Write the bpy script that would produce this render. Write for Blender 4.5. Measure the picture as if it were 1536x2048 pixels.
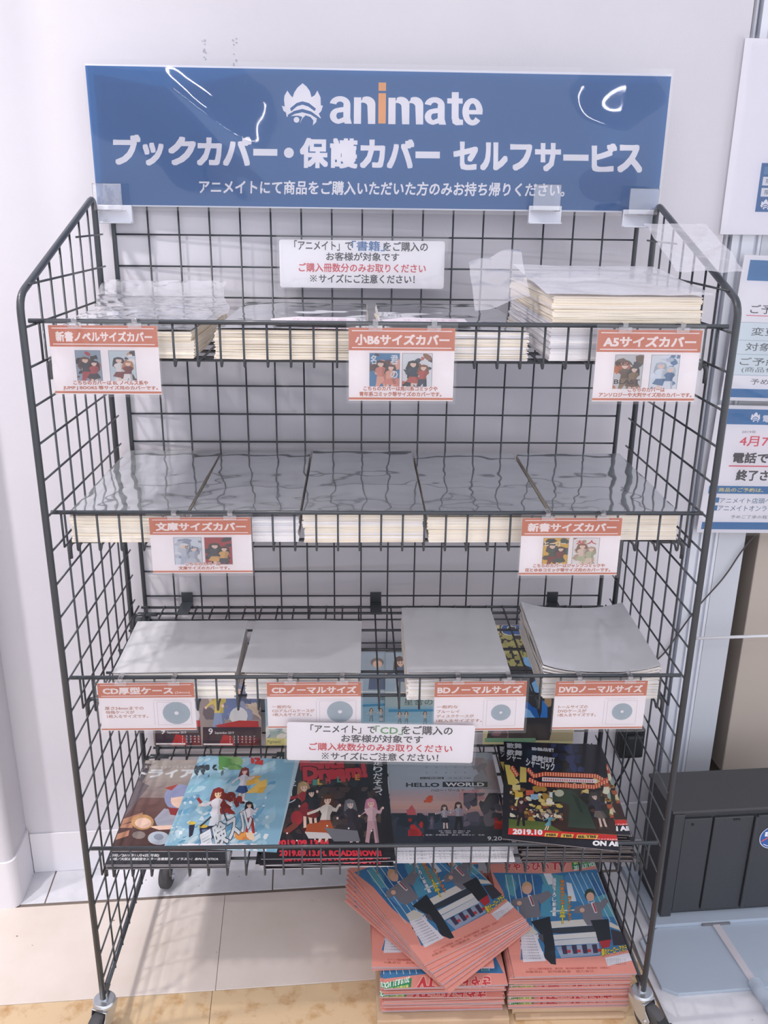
import bpy, math, random
import numpy as np
from mathutils import Vector, Matrix
from mathutils.geometry import tessellate_polygon

for o in list(bpy.data.objects):
    bpy.data.objects.remove(o)
SC = bpy.context.scene
C = SC.collection

# ------------------------------------------------------------------ camera
cam_data = bpy.data.cameras.new('camera')
cam = bpy.data.objects.new('camera', cam_data)
C.objects.link(cam)
_r = Vector((0.99951301, -0.02888805, 0.01179958))
_u = Vector((-0.00171083, 0.3268326, 0.9450807))
_f = Vector((0.03115803, 0.94464064, -0.32662402))
cam.matrix_world = Matrix(((_r.x, _u.x, -_f.x, -0.03359), (_r.y, _u.y, -_f.y, -1.12939), (_r.z, _u.z, -_f.z, 1.31694), (0, 0, 0, 1)))
cam_data.sensor_fit = 'VERTICAL'
cam_data.sensor_height = 24.0
cam_data.lens = 1763.83 / 2048 * 24.0
cam_data.clip_start = 0.02
SC.camera = cam

# ------------------------------------------------------------------ world, exposure, lights
SC.view_settings.view_transform = 'Standard'
SC.view_settings.look = 'None'
SC.view_settings.gamma = 1.0
SC.view_settings.exposure = 0.38
SC.view_settings.use_curve_mapping = False
wd = bpy.data.worlds.new('shop_ambient')
SC.world = wd
wd.use_nodes = True
wd.node_tree.nodes['Background'].inputs[0].default_value = (0.90, 0.925, 1.0, 1)
wd.node_tree.nodes['Background'].inputs[1].default_value = 1.35

TH = 0.066                                    # the shop's walls are turned a little against the rack
CT, ST = math.cos(TH), math.sin(TH)
def room(u, v, z=0.0):
    return Vector((u * CT - v * ST, 0.43 + u * ST + v * CT, z))

def area_light(name, loc, size, power, color, target=(0, 0, 0), shape='RECTANGLE', size_y=None):
    l = bpy.data.lights.new(name, 'AREA')
    l.shape = shape
    l.size = size
    if size_y: l.size_y = size_y
    l.energy = power
    l.color = color
    o = bpy.data.objects.new(name, l)
    C.objects.link(o)
    o.location = loc
    d = (Vector(target) - Vector(loc)).normalized()
    o.rotation_euler = d.to_track_quat('-Z', 'Y').to_euler()
    return o
area_light('ceiling_downlight', (-1.45, -0.16, 3.05), 0.10, 20, (1.0, 0.945, 0.935), (-0.3, 0.0, 0.4), 'DISK')
_sp = area_light('added_wall_light', (-1.35, -0.95, 3.05), 0.14, 3.6, (1.0, 0.95, 0.955), (-0.98, 0.4, 1.0), 'DISK')  # added light with no known fixture, brightens the wall's left end
_sp.data.spread = math.radians(46)
for _x, _y, _p in ((-1.1, -2.3, 15), (0.7, -2.5, 6), (-0.6, -3.4, 8), (1.2, -3.6, 7), (-0.9, -5.4, 8), (0.5, -5.6, 8)):
    area_light('ceiling_tube_light', (_x, _y, 3.1), 1.2, _p, (0.97, 0.97, 1.0), (_x, _y + 0.4, 0), 'RECTANGLE', 0.035)

# ------------------------------------------------------------------ colours and materials
def lin(c):
    if isinstance(c, str):
        c = tuple(int(c[i:i + 2], 16) / 255 for i in (0, 2, 4))
    return tuple((x / 12.92 if x <= 0.04045 else ((x + 0.055) / 1.055) ** 2.4) for x in c) + (1.0,)

def mat(name, col, rough=0.5, metal=0.0, coat=0.0, ior=1.5, noise=None, bump=None, trans=0.0, alpha=1.0, attr=False):
    """noise=(scale, second colour, low, high); bump=(scale, distance)"""
    m = bpy.data.materials.new(name)
    m.use_nodes = True
    nt = m.node_tree
    b = nt.nodes['Principled BSDF']
    b.inputs['Base Color'].default_value = lin(col)
    b.inputs['Roughness'].default_value = rough
    b.inputs['Metallic'].default_value = metal
    b.inputs['IOR'].default_value = ior
    b.inputs['Coat Weight'].default_value = coat
    b.inputs['Coat Roughness'].default_value = 0.08
    b.inputs['Transmission Weight'].default_value = trans
    b.inputs['Alpha'].default_value = alpha
    tc = nt.nodes.new('ShaderNodeTexCoord')
    if attr:
        a = nt.nodes.new('ShaderNodeAttribute')
        a.attribute_name = 'ink'
        nt.links.new(a.outputs['Color'], b.inputs['Base Color'])
    if noise:
        n = nt.nodes.new('ShaderNodeTexNoise')
        n.inputs['Scale'].default_value = noise[0]
        n.inputs['Detail'].default_value = 6
        n.inputs['Roughness'].default_value = 0.6
        nt.links.new(tc.outputs['Object'], n.inputs['Vector'])
        r = nt.nodes.new('ShaderNodeValToRGB')
        r.color_ramp.elements[0].position = noise[2]
        r.color_ramp.elements[1].position = noise[3]
        r.color_ramp.elements[0].color = lin(noise[1])
        r.color_ramp.elements[1].color = lin(col)
        nt.links.new(n.outputs['Fac'], r.inputs['Fac'])
        nt.links.new(r.outputs['Color'], b.inputs['Base Color'])
    if bump:
        n2 = nt.nodes.new('ShaderNodeTexNoise')
        n2.inputs['Scale'].default_value = bump[0]
        n2.inputs['Detail'].default_value = 2
        nt.links.new(tc.outputs['Object'], n2.inputs['Vector'])
        bp = nt.nodes.new('ShaderNodeBump')
        bp.inputs['Strength'].default_value = 1.0
        bp.inputs['Distance'].default_value = bump[1]
        nt.links.new(n2.outputs['Fac'], bp.inputs['Height'])
        nt.links.new(bp.outputs['Normal'], b.inputs['Normal'])
        nt.links.new(bp.outputs['Normal'], b.inputs['Coat Normal'])
    return m

def film_mat(name, haze=0.06, rough=0.04, boost=1.0, bump=None, tint=(1, 1, 1)):
    """clear plastic film: see-through, with a gloss that grows at grazing angles and a little milky haze"""
    m = bpy.data.materials.new(name)
    m.use_nodes = True
    nt = m.node_tree
    nt.nodes.remove(nt.nodes['Principled BSDF'])
    out = nt.nodes['Material Output']
    tr = nt.nodes.new('ShaderNodeBsdfTransparent'); tr.inputs[0].default_value = tuple(tint) + (1,)
    gl = nt.nodes.new('ShaderNodeBsdfGlossy'); gl.inputs['Roughness'].default_value = rough
    gl.inputs['Color'].default_value = (1, 1, 1, 1)
    df = nt.nodes.new('ShaderNodeBsdfDiffuse'); df.inputs['Color'].default_value = lin((0.93, 0.93, 0.96))
    fr = nt.nodes.new('ShaderNodeFresnel'); fr.inputs['IOR'].default_value = 1.5
    mu = nt.nodes.new('ShaderNodeMath'); mu.operation = 'MULTIPLY'; mu.inputs[1].default_value = boost; mu.use_clamp = True
    nt.links.new(fr.outputs[0], mu.inputs[0])
    m1 = nt.nodes.new('ShaderNodeMixShader'); m1.inputs[0].default_value = haze
    m2 = nt.nodes.new('ShaderNodeMixShader')
    nt.links.new(tr.outputs[0], m1.inputs[1]); nt.links.new(df.outputs[0], m1.inputs[2])
    nt.links.new(mu.outputs[0], m2.inputs[0]); nt.links.new(m1.outputs[0], m2.inputs[1]); nt.links.new(gl.outputs[0], m2.inputs[2])
    nt.links.new(m2.outputs[0], out.inputs['Surface'])
    if bump:
        tc = nt.nodes.new('ShaderNodeTexCoord')
        n2 = nt.nodes.new('ShaderNodeTexNoise'); n2.inputs['Scale'].default_value = bump[0]; n2.inputs['Detail'].default_value = 2
        nt.links.new(tc.outputs['Object'], n2.inputs['Vector'])
        bp = nt.nodes.new('ShaderNodeBump'); bp.inputs['Distance'].default_value = bump[1]
        nt.links.new(n2.outputs['Fac'], bp.inputs['Height'])
        nt.links.new(bp.outputs['Normal'], gl.inputs['Normal']); nt.links.new(bp.outputs['Normal'], fr.inputs['Normal'])
    return m

M = {}
M['steel'] = mat('black_coated_steel', '3b4046', 0.38, coat=0.15)
M['wall'] = mat('painted_wall', 'cfcdd4', 0.75, noise=(3.0, 'cbc9d1', 0.35, 0.65), bump=(180, 0.0002))
M['skirting'] = mat('vinyl_skirting', 'e0dee4', 0.45)
M['tile'] = mat('white_marble_tile', 'dfdfe4', 0.35, noise=(9, 'c8c9cf', 0.32, 0.6))
M['cream'] = mat('cream_floor_tile', 'e2d7cf', 0.4, noise=(6, 'd8cbc0', 0.3, 0.62))
M['brown'] = mat('mottled_beige_stone', 'd8bd98', 0.4, noise=(26, 'b98f5e', 0.30, 0.50))
M['joint'] = mat('dark_floor_joint', '7c7068', 0.8)
M['seam'] = mat('fine_floor_joint', 'b5a798', 0.8)
M['plate'] = mat('blue_grey_painted_steel', 'adb9c8', 0.45, bump=(60, 0.0002))
M['ink'] = mat('printed_paper', 'ffffff', 0.42, attr=True)
M['gloss_ink'] = mat('glossy_printed_paper', 'ffffff', 0.28, coat=0.25, attr=True)
M['newsprint'] = mat('newsprint_ink', 'ffffff', 0.55, attr=True)
M['paper'] = mat('page_edges', 'e4dcd8', 0.7, attr=True)
M['film'] = film_mat('clear_pocket_film', 0.04, 0.05, 1.0, (18, 0.0012))
M['laminate'] = film_mat('laminate_film', 0.01, 0.035, 1.05)
M['bag'] = film_mat('crumpled_bag_film', 0.30, 0.16, 1.8, (30, 0.003))
M['bag2'] = film_mat('milky_bag_film', 0.68, 0.34, 0.7, (30, 0.003))
M['clipclear'] = film_mat('clear_plastic', 0.12, 0.06, 1.3, (60, 0.001))
M['clipwhite'] = mat('milky_plastic', 'd6d9e4', 0.35)
M['silver'] = mat('stacked_clear_film', 'cdd1d6', 0.06, metal=0.62, ior=1.8, coat=0.5, bump=(9, 0.006))
M['silver'].node_tree.nodes['Principled BSDF'].inputs['Coat Roughness'].default_value = 0.03
M['frost'] = mat('frosted_film', 'e0e1e5', 0.17, metal=0.22, ior=1.9, coat=0.2, bump=(9, 0.006))
M['sleeve_edge'] = mat('sleeve_edges', 'f0e6d6', 0.4, attr=True, bump=(25, 0.001))
M['zinc'] = mat('zinc_plated_steel', 'c9ced4', 0.28, metal=0.85, bump=(30, 0.0008))
M['rubber'] = mat('dark_rubber', '4a494c', 0.7)
M['crate'] = mat('black_crate_plastic', '3c3e43', 0.5, bump=(150, 0.0003))
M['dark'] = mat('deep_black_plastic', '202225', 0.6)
M['beige'] = mat('beige_laminate', 'b5aaa0', 0.5)
M['panel'] = mat('pale_grey_panel', 'c3c7d0', 0.5)
M['channel'] = mat('aluminium_channel', 'd6dae4', 0.4)
M['chrome'] = mat('brushed_bright_metal', 'e9e4ea', 0.3, metal=0.35)
M['whiterod'] = mat('white_gloss_enamel', 'eceef4', 0.25)
M['carton'] = mat('brown_wrapping_paper', 'cdb397', 0.75, noise=(12, 'bfa385', 0.3, 0.7))
M['ceiling'] = mat('ceiling_board', 'e6e6ea', 0.85)

# ------------------------------------------------------------------ mesh building
class MB:
    def __init__(s): s.v = []; s.f = []; s.c = []
    def add(s, vs, fs, col=None):
        b = len(s.v); s.v += [tuple(p) for p in vs]
        for f in fs:
            s.f.append(tuple(b + i for i in f)); s.c.append(col)
        return s
    def box(s, x0, x1, y0, y1, z0, z1, col=None, xf=None):
        vs = [(x, y, z) for z in (z0, z1) for y in (y0, y1) for x in (x0, x1)]
        if xf: vs = [xf(*p) for p in vs]
        return s.add(vs, [(0, 2, 3, 1), (4, 5, 7, 6), (0, 1, 5, 4), (2, 6, 7, 3), (0, 4, 6, 2), (1, 3, 7, 5)], col)
    def tube(s, pts, r, n=8, cap=True, col=None):
        pts = [Vector(p) for p in pts]
        t0 = (pts[1] - pts[0]).normalized()
        a = Vector((0, 0, 1)) if abs(t0.z) < 0.9 else Vector((1, 0, 0))
        nx = t0.cross(a).normalized(); vs = []
        for i, p in enumerate(pts):
            if i == 0: t = t0
            elif i == len(pts) - 1: t = (pts[i] - pts[i - 1]).normalized()
            else: t = ((pts[i + 1] - p).normalized() + (p - pts[i - 1]).normalized()).normalized()
            nx = (nx - t * nx.dot(t)).normalized(); ny = t.cross(nx)
            rr = r[i] if isinstance(r, (list, tuple)) else r
            vs += [p + nx * (rr * math.cos(k * 2 * math.pi / n)) + ny * (rr * math.sin(k * 2 * math.pi / n)) for k in range(n)]
        fs = [(i * n + k, i * n + (k + 1) % n, (i + 1) * n + (k + 1) % n, (i + 1) * n + k) for i in range(len(pts) - 1) for k in range(n)]
        if cap:
            fs += [tuple(range(n))[::-1], tuple((len(pts) - 1) * n + k for k in range(n))]
        return s.add(vs, fs, col)
    def lathe(s, prof, c, axis='Z', n=20, col=None):
        """prof = [(radius, height)...] about an axis through c"""
        vs = []
        for r, h in prof:
            for k in range(n):
                a = k * 2 * math.pi / n
                p = (r * math.cos(a), r * math.sin(a), h)
                if axis == 'X': p = (h, r * math.cos(a), r * math.sin(a))
                if axis == 'Y': p = (r * math.sin(a), h, r * math.cos(a))
                vs.append((c[0] + p[0], c[1] + p[1], c[2] + p[2]))
        m = len(prof)
        fs = [(i * n + k, i * n + (k + 1) % n, (i + 1) * n + (k + 1) % n, (i + 1) * n + k) for i in range(m - 1) for k in range(n)]
        fs += [tuple(range(n))[::-1], tuple((m - 1) * n + k for k in range(n))]
        return s.add(vs, fs, col)
    def grid(s, fn, nu, nv, col=None, colfn=None):
        b = len(s.v)
        for j in range(nv + 1):
            for i in range(nu + 1):
                s.v.append(tuple(fn(i / nu, j / nv)))
        for j in range(nv):
            for i in range(nu):
                a = b + j * (nu + 1) + i
                s.f.append((a, a + 1, a + nu + 2, a + nu + 1))
                s.c.append(colfn((i + .5) / nu, (j + .5) / nv) if colfn else col)
        return s
    def mesh(s, name, m, smooth=False):
        me = bpy.data.meshes.new(name)
        me.from_pydata(s.v, [], s.f)
        me.materials.append(m)
        if any(c is not None for c in s.c):
            at = me.color_attributes.new('ink', 'FLOAT_COLOR', 'CORNER')
            buf = np.ones((len(me.loops), 4), dtype=np.float32)
            k = 0
            for f, c in zip(s.f, s.c):
                buf[k:k + len(f)] = lin(c) if c is not None else (1, 1, 1, 1)
                k += len(f)
            at.data.foreach_set('color', buf.ravel())
        if smooth:
            me.polygons.foreach_set('use_smooth', [True] * len(me.polygons))
        me.update()
        return me

def link(name, me, parent=None, loc=(0, 0, 0), rot=(0, 0, 0)):
    o = bpy.data.objects.new(name, me)
    C.objects.link(o)
    o.location = loc
    o.rotation_euler = rot
    if parent: o.parent = parent
    return o
def tag(o, label=None, cat=None, group=None, kind=None):
    if label: o['label'] = label
    if cat: o['category'] = cat
    if group: o['group'] = group
    if kind: o['kind'] = kind
    return o
def empty(name, loc, label, cat, group=None, rot=(0, 0, 0)):
    o = link(name, None, None, loc, rot)
    o.empty_display_size = 0.02
    return tag(o, label, cat, group)
def struct(name, me, parent=None, **k):
    o = link(name, me, parent, **k)
    if parent is None: o['kind'] = 'structure'
    return o
def bevel(o, w, seg=2):
    b = o.modifiers.new('edge', 'BEVEL'); b.width = w; b.segments = seg; b.limit_method = 'ANGLE'
    return o
def fillet(pts, r, n=5):
    pts = [Vector(p) for p in pts]; out = [pts[0]]
    for i in range(1, len(pts) - 1):
        a = (pts[i - 1] - pts[i]); b = (pts[i + 1] - pts[i])
        ra = min(r, a.length * .45, b.length * .45)
        p0 = pts[i] + a.normalized() * ra; p2 = pts[i] + b.normalized() * ra
        for k in range(n + 1):
            t = k / n
            out.append(p0 * (1 - t) ** 2 + pts[i] * 2 * t * (1 - t) + p2 * t * t)
    out.append(pts[-1])
    return out
def waves(seed, n, fmin, fmax, amp):
    r = random.Random(seed)
    W = [(r.uniform(fmin, fmax) * r.choice((-1, 1)), r.uniform(fmin, fmax) * r.choice((-1, 1)), r.uniform(0, 6.28), amp * r.uniform(.4, 1) / n) for _ in range(n)]
    return lambda x, y: sum(a * math.sin(fx * x + fy * y + p) for fx, fy, p, a in W)

# ------------------------------------------------------------------ print: lettering and flat shapes on paper
_TC = {}
def text_geo(s):
    if s in _TC: return _TC[s]
    c = bpy.data.curves.new('t', 'FONT'); c.body = s; c.size = 1; c.resolution_u = 2
    o = bpy.data.objects.new('t', c); C.objects.link(o)
    dg = bpy.context.evaluated_depsgraph_get(); dg.update()
    me = o.evaluated_get(dg).to_mesh()
    vs = np.array([v.co[:2] for v in me.vertices]).reshape(-1, 2)
    fs = [tuple(p.vertices) for p in me.polygons]
    o.evaluated_get(dg).to_mesh_clear()
    bpy.data.objects.remove(o); bpy.data.curves.remove(c)
    if len(vs) == 0: vs = np.zeros((1, 2)); fs = []
    mn = vs.min(0); mx = vs.max(0)
    _TC[s] = (vs - mn, fs, mx - mn)
    return _TC[s]

class Print(MB):
    """flat artwork in local x right / y up, layers of ink a hair apart. q = corners tl,tr,br,bl of the sheet in any drawing units."""
    STEP = 0.000002
    def __init__(s, w, h, q=None, z=0.0, fn=None):
        super().__init__(); s.w = w; s.h = h; s.z = z; s.k = 0; s.warp = fn
        q = q or ((0, 0), (1, 0), (1, 1), (0, 1))
        A = []; B = []
        for (X, Y), (u, v) in zip(q, ((0, 0), (1, 0), (1, 1), (0, 1))):
            A.append([X, Y, 1, 0, 0, 0, -u * X, -u * Y]); B.append(u)
            A.append([0, 0, 0, X, Y, 1, -v * X, -v * Y]); B.append(v)
        s.H = np.append(np.linalg.solve(np.array(A, float), np.array(B, float)), 1).reshape(3, 3)
        s.margin = None
    def L(s, p):
        r = s.H @ np.array([p[0], p[1], 1.0]); return (r[0] / r[2] - .5) * s.w, (.5 - r[1] / r[2]) * s.h
    def put(s, pts, fs, col, clip=True, per=0):
        s.k += 1
        z = s.z + s.k * s.STEP
        if per: s.k += math.ceil(len(pts) / per / 2)
        hw, hh = s.w / 2, s.h / 2
        if clip:
            pts = [(min(max(x, -hw), hw), min(max(y, -hh), hh)) for x, y in pts]
        s.add([(x, y, z + (i // per * 1e-6 if per else 0)) for i, (x, y) in enumerate(pts)], fs, col)
    def poly(s, pts, col):
        P = [s.L(p) for p in pts]
        fs = tessellate_polygon([[Vector((x, y, 0)) for x, y in P]])
        out = []
        for f in fs:
            a, b, c = (P[i] for i in f)
            ar = (b[0] - a[0]) * (c[1] - a[1]) - (b[1] - a[1]) * (c[0] - a[0])
            if abs(ar) > 1e-12: out.append(tuple(f) if ar > 0 else tuple(f)[::-1])
        s.put(P, out, col)
    def rect(s, x0, y0, x1, y1, col): s.poly([(x0, y0), (x1, y0), (x1, y1), (x0, y1)], col)
    def ell(s, cx, cy, rx, ry, col, n=18, rot=0):
        cr, sr = math.cos(rot), math.sin(rot)
        s.poly([(cx + rx * math.cos(a) * cr - ry * math.sin(a) * sr, cy + rx * math.cos(a) * sr + ry * math.sin(a) * cr) for a in [k * 2 * math.pi / n for k in range(n)]], col)
    def line(s, pts, wd, col):
        for (x0, y0), (x1, y1) in zip(pts, pts[1:]):
            d = math.hypot(x1 - x0, y1 - y0) or 1; nx, ny = -(y1 - y0) / d * wd / 2, (x1 - x0) / d * wd / 2
            s.poly([(x0 + nx, y0 + ny), (x1 + nx, y1 + ny), (x1 - nx, y1 - ny), (x0 - nx, y0 - ny)], col)
    def grad(s, x0, y0, x1, y1, cols, n=12):
        """vertical ink gradient"""
        L = [np.array(lin(c)[:3]) ** (1 / 2.2) for c in cols]
        for i in range(n):
            t = (i + .5) / n * (len(L) - 1); a = int(t); c = L[a] * (1 - t + a) + L[min(a + 1, len(L) - 1)] * (t - a)
            ya = y0 + (y1 - y0) * i / n; yb = y0 + (y1 - y0) * (i + 1) / n
            s.rect(x0, ya, x1, yb, tuple(float(v) for v in c)); s.k -= 1
        s.k += 1
    def text(s, t, x0, y0, x1, y1, col, bold=0.0, slant=0.0, rot=0.0, edge=None, edgew=0.03, fit=True):
        """lettering fitted to the box; bold = stroke growth in em; edge = outline colour"""
        vs, fs, ext = text_geo(t)
        a = s.L((x0, y1)); b = s.L((x1, y1)); c = s.L((x0, y0))
        ax = np.array(b) - np.array(a); ay = np.array(c) - np.array(a)
        em = 0.75
        def ring(r, col, n):
            allp = []; allf = []
            offs = [(0, 0)] + (([(-r, -r), (r, -r), (r, r), (-r, r)] + ([(0, -r), (0, r), (-r, 0), (r, 0)] if r >= .012 else []) + ([(i * r / 2, j * r / 2) for i in (-2, -1, 1, 2) for j in (-2, -1, 1, 2) if not (abs(i) == abs(j) == 2)] if r >= .03 else [])) if r > 0 else [])
            # strokes grow inward from the box so that the ink still fills it
            sx = max(ext[0], 1e-6); sy = max(ext[1], 1e-6)
            for ox, oy in offs:
                base = len(allp)
                for v in vs:
                    px = (v[0] + r0 + ox) / (sx + 2 * r0); py = (v[1] + r0 + oy) / (sy + 2 * r0)
                    px += slant * (py - .5) * (sy / sx)
                    if rot:
                        cx, cy = (px - .5) * sx, (py - .5) * sy
                        px = .5 + (cx * math.cos(rot) - cy * math.sin(rot)) / sx; py = .5 + (cx * math.sin(rot) + cy * math.cos(rot)) / sy
                    q = np.array(a) + ax * px + ay * py
                    allp.append((float(q[0]), float(q[1])))
                allf += [tuple(base + i for i in f) for f in fs]
            s.put(allp, allf, col, True, len(vs))
        r0 = bold
        if edge: ring(bold + edgew, edge, 10)
        ring(bold, col, 8 if bold > .02 else 6)
    def vtext(s, t, x, y0, y1, wd, col, bold=0.0, edge=None):
        n = len(t); st = (y1 - y0) / n
        for i, ch in enumerate(t):
            if ch == ' ': continue
            k0 = s.k
            if ch == 'ー': s.rect(x - wd * .06, y0 + (i + .1) * st, x + wd * .06, y0 + (i + .9) * st, col)
            elif ch in '、。': s.text(ch, x + wd * .1, y0 + i * st, x + wd * .4, y0 + (i + .35) * st, col, bold)
            elif ch in '10!': s.text(ch, x - wd * (.14 if ch != '0' else .3), y0 + (i + .06) * st, x + wd * (.14 if ch != '0' else .3), y0 + (i + .94) * st, col, bold, edge=edge)
            else: s.text(ch, x - wd / 2, y0 + (i + .06) * st, x + wd / 2, y0 + (i + .94) * st, col, bold, edge=edge)
            if i < n - 1: s.k = k0
    def blobs(s, n, x0, y0, x1, y1, pal, rmin, rmax, seed=1, asp=2.0, rot=None):
        r = random.Random(seed)
        for _ in range(n):
            cx, cy = r.uniform(x0, x1), r.uniform(y0, y1); R = r.uniform(rmin, rmax); ro = r.uniform(0, 3.14) if rot is None else rot + r.uniform(-.3, .3)
            m = 9; pts = []
            for k in range(m):
                a = k * 2 * math.pi / m; q = R * r.uniform(.65, 1.2)
                px, py = q * math.cos(a) * asp, q * math.sin(a)
                pts.append((cx + px * math.cos(ro) - py * math.sin(ro), cy + px * math.sin(ro) + py * math.cos(ro)))
            pts = [(min(max(px, x0), x1), min(max(py, y0), y1)) for px, py in pts]
            s.poly(pts, r.choice(pal)); s.k -= 0.5
        s.k = math.ceil(s.k)
    def figure(s, x, y, h, hair, skin, top, low, lean=0.0, arms=True):
        """plain generic figure: head, hair, coat, lower garment; (x, y) = top of the head"""
        r = random.Random(int(x * 7 + y)); j = lambda q: q * r.uniform(.85, 1.15)
        def T(a, b): return (x + (a + lean * b) * h, y + b * h)
        def dk(c, k=.82): return tuple(int(c[i:i + 2], 16) / 255 * k for i in (0, 2, 4))
        s.poly([T(-.13, .12), T(-.10, .02), T(0, -.02), T(.10, .02), T(.13, .12), T(.15, .30), T(.10, .36), T(.02, .2), T(-.08, .38), T(-.16, .30)], dk(hair, .9))
        skirt = r.random() < .5
        if skirt:
            s.poly([T(-.06, .6), T(0, .62), T(-.03, .97), T(-.09, .98)], skin); s.poly([T(.03, .6), T(.09, .6), T(.11, .97), T(.05, .98)], skin)
            s.poly([T(-.08, .46), T(.09, .46), T(.18, .66), T(.05, .72), T(-.06, .70), T(-.18, .66)], low); s.poly([T(.03, .48), T(.09, .46), T(.18, .66), T(.10, .69)], dk(low))
            s.poly([T(-.12, .95), T(-.03, .93), T(-.02, 1.0), T(-.13, 1.0)], dk(low, .6)); s.poly([T(.04, .93), T(.12, .94), T(.15, 1.0), T(.05, 1.0)], dk(low, .6))
        else:
            s.poly([T(-.09, .46), T(.10, .46), T(.12, .70), T(.14, .98), T(.05, .99), T(.02, .66), T(-.05, .80), T(-.08, .99), T(-.17, .97), T(-.12, .70)], low)
            s.poly([T(.05, .5), T(.10, .46), T(.12, .70), T(.14, .98), T(.10, .98)], dk(low))
        s.poly([T(-.03, .19), T(.04, .19), T(.11, .23), T(.13, .30), T(.09, .40), T(.10, .50), T(-.10, .50), T(-.08, .38), T(-.13, .30), T(-.10, .23)], top)
        s.poly([T(.03, .22), T(.11, .23), T(.13, .30), T(.09, .40), T(.10, .50), T(.02, .50)], dk(top, .88))
        if arms:
            a1, b1 = j(.30), j(.40)
            s.poly([T(-.11, .24), T(-.14, .32), T(-.22, .36), T(-a1, b1), T(-a1 - .01, b1 - .05), T(-.20, .29)], top); s.ell(*T(-a1 - .015, b1 - .02), .026 * h, .03 * h, skin, 8)
            a1, b1 = j(.28), j(.26)
            s.poly([T(.11, .24), T(.13, .33), T(.21, .34), T(a1, b1), T(a1 - .02, b1 - .05), T(.18, .27)], dk(top, .92)); s.ell(*T(a1 + .01, b1 - .03), .026 * h, .03 * h, skin, 8)
        s.ell(*T(0, .09), .088 * h, .10 * h, hair, 12)
        s.poly([T(-.062, .08), T(-.03, .06), T(.03, .07), T(.068, .07), T(.066, .13), T(.04, .18), T(.005, .205), T(-.03, .18), T(-.06, .14)], skin)
        if h > 150:
            s.ell(*T(-.024, .125), .010 * h, .013 * h, '3a3036', 8); s.ell(*T(.034, .123), .010 * h, .013 * h, '3a3036', 8); s.k -= 1
            s.poly([T(-.07, .03), T(.07, .02), T(.075, .09), T(.05, .075), T(.03, .10), T(.01, .075), T(-.03, .105), T(-.045, .08), T(-.075, .12)], hair)
            s.poly([T(.02, .0), T(.06, .02), T(.05, .05), T(.03, .03)], dk(hair, 1.15) if hair > '2' else hair)
    def mesh(s, name, m, smooth=False):
        if s.warp: s.v = [s.warp(*p) for p in s.v]
        return super().mesh(name, m, smooth)

def emblem(p, x, y, w, h, white, ground):
    """the shop's flame-haired cap emblem, in a box"""
    def T(a): return [(x + q[0] * w, y + q[1] * h) for q in a]
    p.poly(T([(.50, 0), (.60, .08), (.68, .19), (.72, .33), (.80, .28), (.86, .17), (.94, .33), (.95, .52), (1.0, .53), (.96, .66), (.90, .72), (.96, .83), (.86, .80), (.84, .92), (.76, 1.0), (.77, .88), (.70, .80), (.58, .76), (.50, .84), (.44, .96), (.50, .80), (.40, .77), (.22, .78), (.12, .80), (.10, .70), (.04, .66), (0, .54), (.07, .56), (.05, .40), (.06, .30), (.13, .18), (.20, .28), (.26, .34), (.30, .22), (.38, .10)]), white)
    p.poly(T([(.20, .60), (.36, .47), (.50, .43), (.66, .47), (.83, .60), (.80, .66), (.64, .55), (.50, .51), (.37, .55), (.23, .67)]), ground)
    p.poly(T([(.14, .76), (.30, .66), (.50, .61), (.72, .67), (.93, .82), (.90, .86), (.70, .74), (.50, .69), (.32, .73), (.16, .81)]), ground)
    p.ell(x + .36 * w, y + .87 * h, .07 * w, .07 * h, white, 14)

# ------------------------------------------------------------------ the room
def rbox(mb, u0, u1, v0, v1, z0, z1, col=None):
    return mb.box(u0, u1, v0, v1, z0, z1, col, xf=lambda u, v, z: tuple(room(u, v, z)))
def rmesh(name, m, boxes):
    mb = MB()
    for b in boxes: rbox(mb, *b)
    return mb.mesh(name, m)
floor = struct('floor', rmesh('floor', M['joint'], [(-3, 3.5, -7.5, 0.8, -0.06, -0.002)]))
def tiles(boxes, m, name='tile'):
    for i, b in enumerate(boxes):
        o = link(name, rmesh(name, m, [b]), floor)
        bevel(o, 0.0006, 1)
g = 0.0013
us = [-1.56, -1.11, -0.66, -0.21, 0.24, 0.69, 1.14]
tiles([(a + g, b - g, -0.092, -0.0025, -0.002, 0.0) for a, b in zip(us, us[1:])], M['tile'])
us2 = [-1.655, -1.205, -0.755, -0.305, 0.145, 0.4697]
tiles([(a + .0004, b - .0004, -0.33, -0.1, -0.002, 0.0) for a, b in zip(us2, us2[1:])], M['cream'])
tiles([(0.4743, 0.95, -0.33, -0.1, -0.002, 0.0), (0.4743, 0.95, -0.56, -0.3308, -0.002, 0.0), (0.9508, 1.6, -0.56, -0.1, -0.002, 0.0)], M['tile'])
tiles([(a + .0004, b - .0004, -0.78, -0.3308, -0.002, 0.0) for a, b in ((-1.66, -1.21), (-1.21, -0.76), (-0.76, -0.31), (-0.31, 0.14), (0.14, 0.4697))], M['brown'])
tiles([(a + .0004, b - .0004, c + .0004, d - .0004, -0.002, 0.0) for a, b in ((-2.9, -1.66), (-1.66, -0.31), (-0.31, 1.04), (1.04, 3.4)) for c, d in ((-7.4, -4.5), (-4.5, -2.1), (-2.1, -0.781))], M['cream'])

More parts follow.
